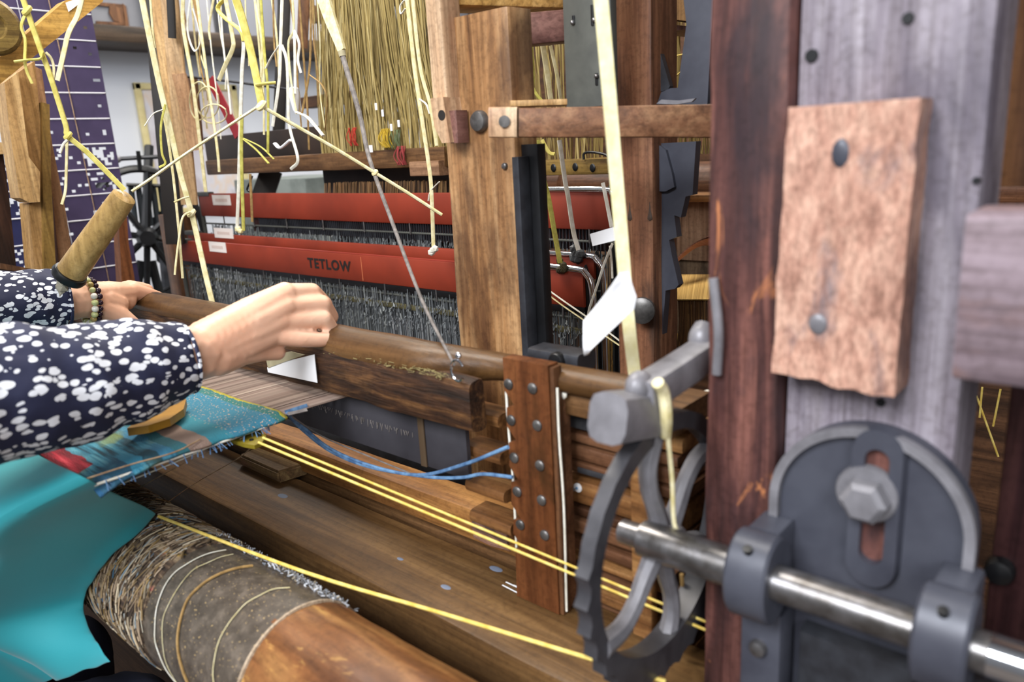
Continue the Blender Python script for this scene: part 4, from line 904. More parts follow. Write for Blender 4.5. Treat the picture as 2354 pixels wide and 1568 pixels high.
# strap and cords right of the pillar
solo('cream_strap', ribbon([P(1380, -15, Y=.50), P(1395, 150, Y=.50), P(1412, 350, Y=.505), P(1430, 560, Y=.51), P(1445, 740, Y=.515), P(1462, 885, Y=.52)], .0105, .003, (1, .6, 0), None, 6), 'rope', 'long flat cream strap hanging before the brown post', 'strap')
W2 = [
 ([(1235, 322), (1250, 410), (1262, 460), (1276, 540), (1288, 605)], 12, 'green', 'yellow-green cord hooked on the front chrome tube'),
 ([(1250, 440), (1248, 465), (1246, 480)], 5, 'cream', 'short cream cord end against the rear red plate'),
 ([(1256, 445), (1256, 478), (1246, 497)], 5, 'cream', 'curled cream cord end against the rear red plate'),
 ([(1286, 322), (1300, 420), (1306, 450), (1318, 530), (1330, 575)], 11, 'white', 'whitish tape running down to the middle shaft hook'),
 ([(1386, 420), (1396, 470), (1406, 522)], 9, 'white', 'white cord carrying the small folded tag'),
 ([(1408, 560), (1388, 610), (1372, 660), (1355, 710), (1350, 745)], 6, 'white', 'doubled white cord under the small folded tag'),
 ([(1402, 565), (1406, 600), (1408, 640)], 5, 'white', 'thin white cord end right of the doubled one'),
 ([(1238, 650), (1290, 688), (1345, 726), (1400, 765), (1446, 800)], 6, 'white', 'upper white cord slanting behind the big paper tag'),
 ([(1238, 660), (1290, 700), (1345, 738), (1400, 778), (1446, 808)], 6, 'cream', 'lower cream cord slanting behind the big paper tag'),
 ([(1222, 105), (1226, 180), (1222, 235)], 7, 'green', 'olive cord nearest the pillar side above the bar'),
 ([(1248, 105), (1258, 170), (1268, 240)], 12, 'cream', 'broad cream cord above the bar, right of the pillar'),
 ([(1266, 105), (1282, 180), (1290, 235)], 8, 'cream', 'cream cord close to the iron upright above the bar'),
 ([(1220, 190), (1232, 215), (1246, 232)], 7, 'green', 'yellow-green slack cord end resting above the bar'),
 ([(1300, 100), (1310, 160)], 5, 'cream', 'thin cream cord touching the iron upright'),
 ([(1246, 322), (1262, 350), (1275, 355)], 9, 'yellow', 'pale yellow cord curl just under the bar'),
]
for pts, w, mt, lb in W2: cord(pts, w, mt, lb, Y=.80, flat=.5)
b2 = bmesh.new()
for k in range(6): ball(b2, P(1290 + random.uniform(-6, 8), 612 + random.uniform(-14, 12), Y=.835), .006, 1)
solo('hook_wad', b2, plain('grimy_hook', '#4a4128', .6, .3, '#2b2618', 90), 'grimy hook where the yellow-green cord meets the chrome tube', 'hook')
b2 = bmesh.new()
for k in range(6): ball(b2, P(1330 + random.uniform(-12, 12), 585 + random.uniform(-14, 14), Y=.86), .008, 1)
solo('hook_wad', b2, plain('grey_hook', '#55585a', .5, .4, '#2c2e30', 90), 'grey hook at the end of the whitish tape', 'hook')
# paper tags
solo('paper_tag', prism([P(x, y, Y=yy) for x, y, yy in ((1356, 538, .74), (1410, 522, .74), (1418, 552, .74), (1362, 566, .74))], (0, .002, 0)), 'paper', 'small folded white tag between chrome tube and strap', 'tag', smooth=False)
bm = bmesh.new(); g = []
for j in range(9):
    v = j / 8; row = []
    for i in range(7):
        u = i / 6; a = P(1422, 630, Y=.46).lerp(P(1340, 735, Y=.475), v ** 1.2 * .0 + v) if False else None
        L0 = [P(1425, 628, Y=.455), P(1338, 738, Y=.47), P(1347, 815, Y=.475)]; R0 = [P(1443, 630, Y=.455), P(1463, 702, Y=.455), P(1385, 780, Y=.465), P(1352, 815, Y=.475)]
        def pl_(Q, s): 
            s *= len(Q) - 1; k = min(int(s), len(Q) - 2); return Q[k].lerp(Q[k + 1], s - k)
        q = pl_(L0, v).lerp(pl_(R0, v), u); q = q + Vector((0, math.sin(u * 3.1) * .006 + math.sin(v * 5) * .003, 0)); row.append(bm.verts.new(q))
    g.append(row)
for j in range(8):
    for i in range(6): bm.faces.new((g[j][i], g[j][i + 1], g[j + 1][i + 1], g[j + 1][i]))
o = solo('paper_tag', bm, 'paper', 'big curled white paper tag beside the brown post', 'tag'); md = o.modifiers.new('th', 'SOLIDIFY'); md.thickness = .0005
# ================================================================= woven cloth, warp
random.seed(31)
fo = Vector((-.68, .19, -.262))
cl = thing('woven_cloth', 'half woven blue tapestry cloth stretched before the batten', 'woven cloth', fo)
t = NT('tapestry'); tc = t.n('TexCoord'); sx = t.n('SeparateXYZ'); t.l(tc.outputs['Object'], sx.inputs[0])
wv = t.noise(t.coords((30, 30, 30), False), 1, 3); ma = t.n('Math', operation='MULTIPLY_ADD'); t.l(wv, ma.inputs[0]); ma.inputs[1].default_value = .016; t.l(sx.outputs[1], ma.inputs[2])
mr = t.n('MapRange'); t.l(ma.outputs[0], mr.inputs[0]); mr.inputs[1].default_value = .008; mr.inputs[2].default_value = .228
band_ = t.ramp(mr.outputs[0], [(0, '#2a5f86'), (.10, '#34637f'), (.16, '#1f4d63'), (.24, '#2f7a94'), (.30, '#173f4c'), (.36, '#2e6d8c'), (.42, '#2f6a74'), (.48, '#8d7568'), (.58, '#2d7d8e'), (.68, '#30748c'), (.90, '#2b6a66'), (.95, '#b3a62c')], 'CONSTANT')
st = t.noise(t.coords((9, 150, 9), False), 1, 4, .8); stc = t.ramp(st, [(.36, '#123846'), (.5, '#3a87a0'), (.64, '#68a9b8')])
ms = t.ramp(t.noise(t.coords((14, 14, 14), False), 1, 3), [(.45, (0, 0, 0, 1)), (.6, (1, 1, 1, 1))])
lt1 = t.n('Math', operation='LESS_THAN'); t.l(mr.outputs[0], lt1.inputs[0]); lt1.inputs[1].default_value = .42
mu = t.n('Math', operation='MULTIPLY'); t.l(ms, mu.inputs[0]); t.l(lt1.outputs[0], mu.inputs[1])
col = t.mix(mu.outputs[0], band_, stc)
sp = t.noise(t.coords((420, 420, 420), False), 1, 2); spf = t.ramp(sp, [(.62, (0, 0, 0, 1)), (.66, (1, 1, 1, 1))])
g1 = t.n('Math', operation='GREATER_THAN'); t.l(mr.outputs[0], g1.inputs[0]); g1.inputs[1].default_value = .66
spm = t.n('Math', operation='MULTIPLY'); t.l(spf, spm.inputs[0]); t.l(g1.outputs[0], spm.inputs[1])
col = t.mix(spm.outputs[0], col, '#c9a98c')
gr = t.ramp(t.noise(t.coords((25, 25, 25), False), 1, 4), [(.55, (0, 0, 0, 1)), (.66, (.7, .7, .7, 1))]); col = t.mix(t.mix(1.0, gr, lt1.outputs[0], 'MULTIPLY'), col, '#7d8a45')
# red block near the weaver
def rng(sock, a, b):
    x = t.n('Math', operation='COMPARE'); t.l(sock, x.inputs[0]); x.inputs[1].default_value = (a + b) / 2; x.inputs[2].default_value = (b - a) / 2; return x.outputs[0]
rm_ = t.n('Math', operation='MULTIPLY'); t.l(rng(sx.outputs[0], -.155, -.055), rm_.inputs[0]); t.l(rng(ma.outputs[0], .012, .046), rm_.inputs[1])
rc = t.ramp(t.noise(t.coords((12, 200, 12), False), 1, 3), [(.4, '#6a1220'), (.55, '#b32436'), (.66, '#d24a55')]); col = t.mix(rm_.outputs[0], col, rc)
t.l(col, t.b.inputs['Base Color']); t.b.inputs['Roughness'].default_value = .85
wb = t.noise(t.coords((300, 900, 300), False), 1, 3); t.bump(wb, .9, .0016); M['tapestry'] = t.m
bm = bmesh.new(); nx, ny = 60, 34; g = []
for j in range(ny + 1):
    row = []
    for i in range(nx + 1):
        u, v = i / nx, j / ny; x = -.68 - .80 * u; y = .212 + .190 * v + (noise.noise((x * 14, 0, 2)) * .006 if j == ny else 0)
        if i == 0: x += noise.noise((0, y * 50, 4)) * .004
        z = -.262 + noise.noise((x * 9, y * 9, 1)) * .003 - .012 * max(0, 1 - v * 3) ** 2 - (.004 if i == 0 else 0)
        row.append(bm.verts.new((x, y, z)))
    g.append(row)
for j in range(ny):
    for i in range(nx): bm.faces.new((g[j][i], g[j][i + 1], g[j + 1][i + 1], g[j + 1][i]))
o = part('cloth', bm, 'tapestry', cl); md = o.modifiers.new('th', 'SOLIDIFY'); md.thickness = .003; md.offset = -1
part('selvedge_cord', tube([(-.684, .21, -.2665), (-.683, .25, -.2665), (-.682, .33, -.2665), (-.682, .395, -.266)], .0013, 6), 'white', cl, label='white selvedge cord')
part('pink_thread', tube([P(185, 1105, Z=-.258), P(300, 1068, Z=-.258), P(400, 1040, Z=-.258), P(460, 1010, Z=-.258)], .0008, 5), 'thread', cl)
L = []
for k in range(230):
    x = -.690 - .75 * (k + random.uniform(-.6, .6)) / 230; L.append(([(x, .398, -.263), (x, .44, -.264), (x, .487, -.266)], random.uniform(.0008, .0018)))
strands('warp_threads', L, 'warp', cl)
bm = bmesh.new()
for k in range(40):
    a = Vector((-.685 + random.uniform(-.006, .004), .21 + .18 * random.random(), -.265)); tube([a, a + Vector((.006, random.uniform(-.006, .006), -.008))], .0005, 4, bm, 2)
part('selvedge_lint', bm, 'bluey', cl, kind='stuff')
# temples
tp = thing('temple_clip', 'mustard metal temple clip on the right edge of the cloth', 'temple', P(570, 1005, Z=-.275))
t = plain('mustard_metal', '#8f7f22', .5, .2, '#7a6a18', 30)
part('plate', prism([P(x, y, Z=-.272) for x, y in ((512, 1004), (560, 983), (598, 988), (612, 1002), (603, 1016), (585, 1024), (560, 1020))], (0, 0, -.004)), t, tp, False)
for px, py in ((578, 1011), (597, 1001)):
    bm = bmesh.new(); lathe(P(px, py, Z=-.2715), (0, 0, 1), [(-.001, .0024), (.0006, .0022)], 10, bm); part('hole', bm, 'black', tp)
tp2 = thing('temple_bar', 'ochre temple bar lying on the cloth under the sleeve', 'temple', P(360, 960, Z=-.25))
part('bar', prism([P(x, y, Z=-.246) for x, y in ((292, 985), (330, 955), (395, 925), (428, 917), (422, 940), (390, 962), (340, 978))], (0, 0, -.008)), plain('ochre_bar', '#b07f22', .45, 0, '#94691a', 30), tp2, False)
# elastic cords
pA = P(594, 1017, Z=-.270)
solo('elastic_cord', tube([pA, pA.lerp(P(1665, 1466, Y=.49), .5), P(1665, 1466, Y=.49)], .0012, 7), 'gold', 'lower yellow elastic cord pulled from the temple clip to the wheel', 'elastic cord')
pB = P(604, 1006, Z=-.268)
solo('elastic_cord', tube([pB, pB.lerp(P(1665, 1447, Y=.495), .5), P(1665, 1447, Y=.495)], .0011, 7), 'gold', 'upper yellow elastic cord pulled from the temple clip to the wheel', 'elastic cord')
# blue yarns
s0 = P(660, 950, Z=-.262)
solo('blue_yarn', tube([s0, P(700, 985, Y=.445), P(760, 1032, Y=.472), P(850, 1070, Y=.472), P(960, 1092, Y=.472), P(1060, 1070, Y=.472), P(1168, 1028, Y=.472)], .0019, 7), 'bluey', 'blue yarn sagging from the cloth edge to the upper slat', 'yarn')
solo('blue_yarn', tube([s0, P(695, 988, Y=.443), P(760, 1038, Y=.472), P(850, 1074, Y=.472), P(980, 1096, Y=.472), P(1060, 1098, Y=.472), P(1110, 1090, Y=.472), P(1178, 1097, Y=.472)], .0018, 7), 'bluey', 'lower blue yarn sagging from the cloth edge to the third slat', 'yarn')
solo('pale_yarn', tube([s0, P(740, 1003, Y=.472), P(850, 1050, Y=.472), P(960, 1095, Y=.472)], .0009, 6), 'greyc', 'thin grey yarn beside the blue yarns', 'yarn')
for i, (a, b, mt) in enumerate((((655, 948), (706, 932), 'bluey'), ((662, 952), (706, 942), 'greyc'))): solo('yarn_end', ribbon([P(*a, Z=-.262), P(*b, Z=-.262)], .004, .001, (0, 1, .2), None, 3), mt, ['short light blue yarn end at the cloth corner', 'short grey yarn end at the cloth corner'][i], 'yarn')
for i, (a, b) in enumerate((((930, 806), (975, 784)), ((934, 810), (982, 790)), ((872, 800), (925, 776)), ((800, 790), (835, 766)))): solo('yarn_end', tube([P(*a, Y=.475), P(*b, Y=.52)], .0012, 5), 'bluey' if i < 2 else 'brcord', ['pale blue yarn end lying over the batten', 'second pale blue yarn end lying over the batten', 'tan yarn end lying over the batten', 'tan yarn end by the right hand'][i], 'yarn')
solo('thin_thread', tube([P(562, 1005, Z=-.27), P(430, 1062, Z=-.30), P(312, 1126, Z=-.36)], .0006, 5), 'thread', 'thin thread from the temple clip down to the roller', 'thread')
solo('thin_thread', tube([P(585, 1022, Z=-.275), P(545, 1055, Z=-.33), P(450, 1110, Z=-.40), P(385, 1155, Z=-.40)], .0006, 5), 'thread', 'second thin thread, hanging slacker over the plank', 'thread')
solo('thin_thread', tube([P(560, 990, Z=-.266), P(420, 1055, Z=-.285), P(240, 1128, Z=-.31)], .0009, 5), 'white', 'white thread under the cloth edge', 'thread')
# ================================================================= cloth roller
YR, ZR, RR = .295, -.440, .067
ro_ = thing('cloth_roller', 'thick wooden cloth roller, fibre-covered on the left, bare brown on the right', 'roller', (-.70, YR, ZR - RR))
t = NT('fibre_wrap'); co = t.coords((16, 120, 120), False); n1 = t.noise(co, 1, 6, .6, .65)
col = t.ramp(n1, [(.30, '#17120f'), (.44, '#35281f'), (.54, '#5f4a38'), (.66, '#a08a6c')])
n2 = t.noise(t.coords((26, 38, 38), False), 1, 3, .5)
col = t.mix(t.ramp(n2, [(.60, (0, 0, 0, 1)), (.66, (.9, .9, .9, 1))]), col, t.ramp(t.noise(t.coords((12, 17, 19), False), 1, 1), [(.3, '#2f6f9a'), (.42, '#a8323c'), (.5, '#b08a2a'), (.58, '#1f2c44'), (.7, '#2fa3ad')], 'CONSTANT'))
t.l(col, t.b.inputs['Base Color']); t.b.inputs['Roughness'].default_value = .8; t.bump(n1, 1.0, .004); M['fibre'] = t.m
t = NT('grey_lacquer'); n1 = t.noise(t.coords((60, 60, 60), False), 1, 6, .3, .7); col = t.ramp(n1, [(.3, '#3c342d'), (.5, '#51483f'), (.68, '#6b6055')]); n2 = t.noise(t.coords((500, 500, 500), False), 1, 1); col = t.mix(t.ramp(n2, [(.70, (0, 0, 0, 1)), (.73, (1, 1, 1, 1))]), col, '#b59a6a'); t.l(col, t.b.inputs['Base Color']); t.b.inputs['Roughness'].default_value = .4; M['greylac'] = t.m
M['bare'] = wood('worn_roller_wood', '#a8723a', '#834e24', '#4e2b13', 'X', '#4a2a18', .55, 9, .42, across=22, along=6, stain2='#b58a4c', s2_amt=.555)
def cyl(xa, xb, r, seed, wob=.0008):
    bm = bmesh.new(); n = 48; N = max(2, int((xb - xa) / .01)); rings = []
    for k in range(N + 1):
        x = xa + (xb - xa) * k / N; rings.append([Vector((x, YR + math.cos(2 * math.pi * j / n) * r, ZR + math.sin(2 * math.pi * j / n) * r)) for j in range(n)])
        rings[-1] = [q + noise.noise_vector(q * 30 + Vector((seed, 0, 0))) * wob for q in rings[-1]]
    sweep(bm, rings); return bm
part('fibre_wrapping', cyl(-1.75, -.70, RR, 1, .0016), 'fibre', ro_)
part('lacquered_band', cyl(-.72, -.528, RR - .0012, 2, .0006), 'greylac', ro_)
part('bare_end', cyl(-.535, -.33, RR - .0022, 3, .0012), 'bare', ro_)
part('rim_line', lathe((-.530, YR, ZR), (1, 0, 0), [(0, RR - .0015), (.0005, RR), (.0025, RR), (.003, RR - .0015)], 48), plain('pale_glue', '#b9a68f', .7, 0, '#8f7a62', 300), ro_)
part('axle', lathe((-.33, YR, ZR), (1, 0, 0), [(-.01, .018), (.03, .018)], 20), 'steel', ro_)
for i, (xx_, tl, mt, r_) in enumerate(((-.675, .03, 'white', .0005), (-.662, .02, 'cream', .0003), (-.625, .045, 'brcord', .0012), (-.565, .03, 'cream', .0004))):
    pts = []
    for k in range(14):
        a = math.radians(75 + 10.5 * k); pts.append((xx_ - tl * math.sin(k / 3) * .5 + (k * .001) + random.uniform(-.0016, .0016), YR + math.cos(a) * (RR + .0004), ZR + math.sin(a) * (RR + .0004)))
    part('wound_thread', tube(pts, r_, 5, None, 3), mt, ro_)
L = []
tints = random_strand('roller_fibre', ['#2a211b', '#6d5a45', '#a8937a', '#8a6f3f', '#4f4338', '#c9b89a', '#3a6a86'])
for k in range(1500):
    x = -.705 - .36 * random.random() ** 1.3; a0 = math.radians(random.uniform(30, 215)); da = math.radians(random.uniform(6, 26)); sl = random.uniform(-.012, .012); pts = []
    rr_ = RR + random.uniform(.0, .0022)
    for q in range(4): a = a0 + da * q / 3; pts.append((x + sl * q / 3 + random.uniform(-.001, .001), YR + math.cos(a) * rr_, ZR + math.sin(a) * rr_))
    L.append((pts, random.uniform(.0003, .0009)))
strands('wound_fibres', L, tints, ro_)
# frayed fluff at the back of the lacquered band
L = []
for k in range(500):
    x = -.74 + .215 * random.random(); a = math.radians(random.uniform(28, 62)); p = Vector((x, YR + math.cos(a) * RR, ZR + math.sin(a) * RR)); L.append(([p, p + Vector((random.uniform(-.006, .006), random.uniform(-.002, .003), random.uniform(-.002, .004)))], random.uniform(.0004, .0009)))
strands('fluff', L, random_strand('grey_fluff', ['#8f9298', '#c9ccd2', '#5a5f68', '#a89a80']), ro_)
# yellow elastic in front
q0 = Vector((-.795, .300, -.3685)); q1 = P(1530, 1567, Y=.43)
ec = solo('elastic_cord', tube([q0, P(700, 1315, Y=.335), P(1000, 1405, Y=.375), P(1320, 1503, Y=.41), q1], .0017, 7, None, 5), 'gold', 'yellow elastic cord running over the roller from the teal cloth', 'elastic cord')
part('teal_scrap', tube([P(428, 1226, Y=.307), P(438, 1230, Y=.308)], .0028, 7), 'teal', ec)
# ================================================================= teal cloth
def curve(Q):
    Q = smoothpath(Q, 12); n = len(Q) - 1; acc = [0]
    for p, q in zip(Q, Q[1:]): acc.append(acc[-1] + (q - p).length)
    def f(s):
        s *= acc[-1]
        for k in range(n):
            if s <= acc[k + 1] or k == n - 1: return Q[k].lerp(Q[k + 1], min(1, (s - acc[k]) / max(1e-9, acc[k + 1] - acc[k])))
    return f
corner = Vector((-.797, .299, -.3668))
cT = curve([Vector((-1.45, .30, -.250)), Vector((-1.1, .262, -.250)), P(20, 1020, Z=-.2525), P(70, 1038, Z=-.2535), P(130, 1068, Z=-.253), P(200, 1099, Z=-.254), P(262, 1132, Z=-.295), P(330, 1163, Z=-.345), corner])
cR = curve([corner, P(312, 1232, Y=.268), P(255, 1280, Y=.243), P(212, 1335, Y=.228), P(192, 1385, Y=.220), P(204, 1440, Y=.213), P(232, 1490, Y=.208), P(256, 1524, Y=.205)]); hem = P(256, 1524, Y=.205)
cB = curve([(-1.45, .14, -.86), (-1.15, .135, -.74), P(40, 1600, Y=.165), P(160, 1552, Y=.19), hem])
cL = curve([(-1.45, .30, -.250), (-1.45, .15, -.252), (-1.45, .115, -.34), (-1.45, .12, -.60), (-1.45, .14, -.86)])
bm = bmesh.new(); g = []; NV, NU = 84, 84
p00, p10, p01, p11 = cT(0), cT(1), cB(0), cB(1)
for j in range(NV + 1):
    v = j / NV; row = []
    for i in range(NU + 1):
        u = i / NU
        q = cT(u) * (1 - v) + cB(u) * v + cL(v) * (1 - u) + cR(v) * u - (p00 * (1 - u) * (1 - v) + p10 * u * (1 - v) + p01 * (1 - u) * v + p11 * u * v)
        w = math.sin(math.pi * v) * math.sin(math.pi * min(1, u * 1.02)); q.y -= .022 * w
        f = math.sin(q.x * 30 + q.z * 14 + 1.2) * .012 + noise.noise((q.x * 9, q.z * 3.5, 3)) * .024 + math.sin(q.x * 70 + q.z * 34) * .004 - .016 * math.exp(-((q.x + .955 + (q.z + .45) * .55 + .04 * math.sin(q.z * 14)) / .014) ** 2) + .014 * math.exp(-((q.x + 1.03 + (q.z + .45) * .35) / .02) ** 2)
        q.y -= f * min(1, v * 2.5) * (1 - u ** 8); q.z += noise.noise((q.x * 10, q.y * 12, 8)) * .004 * math.sin(math.pi * v)
        if i == NU or j == NV: q += Vector((noise.noise((q.z * 70, q.x * 40, 7)) * .004, 0, noise.noise((q.x * 60, q.z * 50, 1)) * .004))
        dd = Vector((0, q.y - YR, q.z - ZR))
        if dd.length < RR + .0035: dd = dd.normalized() * (RR + .0035); q.y = YR + dd.y; q.z = ZR + dd.z
        row.append(bm.verts.new(q))
    g.append(row)
for j in range(NV):
    for i in range(NU): bm.faces.new((g[j][i], g[j][i + 1], g[j + 1][i + 1], g[j + 1][i]))
o = solo('teal_cloth', bm, 'teal', 'plain teal cloth draped over the left part of the roller', 'cloth'); md = o.modifiers.new('th', 'SOLIDIFY'); md.thickness = .0014; md.offset = 1
o.modifiers.new('sub', 'SUBSURF').render_levels = 1
# ================================================================= person
per = thing('person', 'person in a navy blouse with white spots weaving with both hands on the batten', 'person', (-.95, -.2, -.53))
def chain(bm, pts, sub=2, step=.35):
    for (p, r), (q, s) in zip(pts, pts[1:]):
        p, q = Vector(p), Vector(q); L_ = (q - p).length; n = max(1, int(L_ / (min(r, s) * step)))
        for k in range(n + 1): u = k / n; ball(bm, p.lerp(q, u), r + (s - r) * u, sub)
H = lambda x, y, d: P(x, y, d=d)
bm = bmesh.new()
# right arm
RS, RE_, RW = Vector((-.80, -.13, .06)), Vector((-.725, .075, -.150)), H(455, 812, .815)
chain(bm, [(RS, .05), (RE_, .038)], 2, .5)
fm = [(RE_, .040), (RE_.lerp(RW, .35), .042), (RE_.lerp(RW, .75), .033), (RW, .0285)]; chain(bm, fm)
# palm
mcp = dict(i=H(655, 676, .852), m=H(655, 705, .846), r=H(645, 738, .842), l=H(625, 770, .838))
for k, r0, r1 in (('i', .024, .0135), ('m', .025, .0138), ('r', .024, .0132), ('l', .022, .0125)):
    off = dict(i=-14, m=-5, r=6, l=16)[k]; w0 = H(478, 800 + off, .818); mid = w0.lerp(mcp[k], .55) ; chain(bm, [(w0, r0), (mid, (r0 + r1) / 2 + .001), (mcp[k], r1)])
fing = dict(i=[mcp['i'], H(716, 672, .874), H(745, 700, .895), H(738, 735, .905)], m=[mcp['m'], H(740, 700, .868), H(758, 728, .884), H(740, 755, .892)],
            r=[mcp['r'], H(742, 733, .862), H(760, 758, .874), H(735, 775, .882)], l=[mcp['l'], H(690, 779, .846), H(735, 781, .855), H(762, 780, .862)])
for k, rs in (('i', (.0132, .0118, .0108, .0098)), ('m', (.0135, .012, .011, .010)), ('r', (.013, .0116, .0106, .0096)), ('l', (.0122, .0104, .0094, .0084))): chain(bm, list(zip(fing[k], [r_ * .93 for r_ in rs])))
chain(bm, [(H(500, 822, .818), .020), (H(555, 810, .830), .0145), (H(605, 808, .842), .0105), (H(638, 810, .850), .0090)])
# left arm and hand
LS, LE, LW = Vector((-1.12, -.13, .06)), Vector((-1.145, .16, -.155)), H(185, 690, 1.215)
chain(bm, [(LS, .05), (LE, .038)], 2, .5); chain(bm, [(LE, .040), (LE.lerp(LW, .6), .036), (LW, .0265)])
for (x, y, d), r in (((300, 672, 1.262), .0145), ((300, 680, 1.275), .015), ((288, 690, 1.255), .016), ((268, 700, 1.235), .017)): chain(bm, [(H(208, 690 + (y - 685) * .4, 1.222), .0235), (H((208 + x) / 2, (688 + y) / 2 - 2, (1.222 + d) / 2), .021), (H(x, y, d), r)])
chain(bm, [(H(302, 668, 1.262), .0135), (H(338, 676, 1.275), .0112), (H(362, 684, 1.288), .0102), (H(378, 690, 1.298), .0085)])
chain(bm, [(H(304, 664, 1.28), .0132), (H(336, 668, 1.30), .0112), (H(348, 685, 1.325), .0100), (H(340, 705, 1.335), .0090)])
chain(bm, [(H(298, 662, 1.295), .0125), (H(326, 664, 1.315), .0108), (H(336, 685, 1.34), .0098), (H(330, 705, 1.345), .0085)])
chain(bm, [(H(290, 662, 1.305), .0115), (H(314, 664, 1.325), .0095), (H(322, 685, 1.345), .0085), (H(318, 700, 1.35), .0078)])
chain(bm, [(H(235, 708, 1.222), .0175), (H(272, 722, 1.226), .0140), (H(300, 741, 1.23), .0112), (H(320, 757, 1.235), .0090)])
# trunk, neck, head, legs
for x in (-.87, -.96, -1.05): chain(bm, [((x, -.19, -.50), .11), ((x, -.17, -.25), .095), ((x, -.15, -.02), .095)], 2, .5)
chain(bm, [(RS, .052), ((-.96, -.14, .075), .065), (LS, .052)], 2, .4)
chain(bm, [((-.96, -.135, .08), .052), ((-.96, -.11, .18), .048)], 2, .4)
hc = Vector((-.96, -.075, .265))
ball(bm, hc + Vector((0, -.012, .025)), .080, 3, (.92, 1.12, 1.08)); ball(bm, hc + Vector((0, .022, -.045)), .052, 3, (.95, .95, 1.0)); ball(bm, hc + Vector((0, .045, -.078)), .022, 2)
chain(bm, [(hc + Vector((0, .078, .018)), .007), (hc + Vector((0, .093, -.022)), .011)]); 
for s in (-1, 1):
    ball(bm, hc + Vector((s * .011, .083, -.026)), .008, 2); ball(bm, hc + Vector((s * .076, -.012, -.005)), .022, 2, (.35, .7, 1.2)); ball(bm, hc + Vector((s * .03, .068, .024)), .013, 2, (1.4, .5, .5)); ball(bm, hc + Vector((s * .042, .05, -.025)), .024, 2)
ball(bm, hc + Vector((0, .078, -.050)), .014, 2, (1.5, .55, .4)); ball(bm, hc + Vector((0, .075, -.062)), .013, 2, (1.3, .55, .45))
for s in (-1, 1):
    hip = Vector((-.96 + s * .085, -.17, -.53)); kn = Vector((-.96 + s * .10, .24, -.64)); an = Vector((-.96 + s * .10, .20, -1.17))
    chain(bm, [(hip, .080), (kn, .055)], 2, .5); chain(bm, [(kn, .055), (kn.lerp(an, .3), .055), (an, .036)], 2, .5); chain(bm, [(an, .04), (an + Vector((0, .12, -.04)), .032)], 2, .5)
bo = part('body', bm, 'skin', per); voxel(bo, .0019, 3)
# blouse
bm = bmesh.new()
def sleeve(path, radii, bm):
    ps = smoothpath(path, 8); N = len(ps) - 1
    def rf(u):
        s = u * (len(radii) - 1); k = min(int(s), len(radii) - 2); return radii[k] + (radii[k + 1] - radii[k]) * (s - k)
    tube(ps, rf, 26, bm, 0)
cuffR = H(428, 824, .805); cuffL = H(142, 688, 1.205)
sleeve([RS + Vector((0, -.02, .0)), RS.lerp(RE_, .55), RE_ + Vector((0, .01, -.003)), H(90, 893, .765), H(220, 872, .782), H(340, 842, .794), cuffR], [.078, .070, .064, .0555, .0525, .045, .0345], bm)
sleeve([LS + Vector((0, -.02, .0)), LS.lerp(LE, .55), LE, LE.lerp(cuffL, .5), cuffL], [.078, .070, .060, .048, .0415], bm)
for x in (-.86, -.96, -1.06): chain(bm, [((x, -.19, -.54), .125), ((x, -.17, -.25), .108), ((x, -.15, -.0), .105)], 2, .4)
chain(bm, [(RS, .066), ((-.96, -.14, .072), .074), (LS, .066)], 2, .3)
bl = part('blouse', bm, 'blouse', per); voxel(bl, .0038, 3)
wl = Vector(per.location); nn = [v.normal.copy() for v in bl.data.vertices]
for v, n_ in zip(bl.data.vertices, nn):
    w = v.co + wl; q = Vector((w.x * 20, w.y * 34, w.z * 30 + w.y * 12))
    v.co += n_ * (noise.noise(q) * .0045 + noise.noise(q * 2.3) * .0018)
# cuff edges
for c, ax_, r in ((cuffR, (cuffR - H(340, 842, .794)).normalized(), .0335), (cuffL, (cuffL - LE).normalized(), .041)):
    d_, s_, u_ = basis(ax_); part('cuff_hem', tube([c + (s_ * math.cos(a) + u_ * math.sin(a)) * r for a in [2 * math.pi * j / 24 for j in range(24)]], .0022, 6, None, 2, 1, True), 'blouse', per)
# trousers, hair
bm = bmesh.new()
for s in (-1, 1):
    hip = Vector((-.96 + s * .085, -.17, -.53)); kn = Vector((-.96 + s * .10, .24, -.64)); an = Vector((-.96 + s * .10, .20, -1.12))
    chain(bm, [(hip, .095), (kn, .068)], 2, .4); chain(bm, [(kn, .068), (an, .055)], 2, .4)
chain(bm, [((-.87, -.19, -.53), .118), ((-1.05, -.19, -.53), .118)], 2, .3)
tr = part('trousers', bm, 'trousers', per); voxel(tr, .007, 3)
bm = bmesh.new(); ball(bm, hc + Vector((0, -.025, .035)), .088, 3, (.98, 1.08, 1.06)); ball(bm, hc + Vector((0, -.10, -.03)), .045, 3, (1, .9, 1.2)); ball(bm, hc + Vector((0, -.06, -.01)), .078, 3, (1, .75, 1.0))
hr = part('hair', bm, 'hair', per); voxel(hr, .005, 4)
for s in (-1, 1):
    bm = bmesh.new(); ball(bm, hc + Vector((s * .03, .073, .012)), .0095, 2); part('eye', bm, plain('eye%d' % s, '#e8e4de', .2), per)
    bm = bmesh.new(); ball(bm, hc + Vector((s * .03, .0795, .012)), .0045, 2); part('iris', bm, plain('iris%d' % s, '#2e2018', .2), per)
part('mouth', tube([hc + Vector((-.022, .076, -.054)), hc + Vector((0, .087, -.055)), hc + Vector((.022, .076, -.054))], .003, 6), plain('lips', '#b06a5e', .5), per)
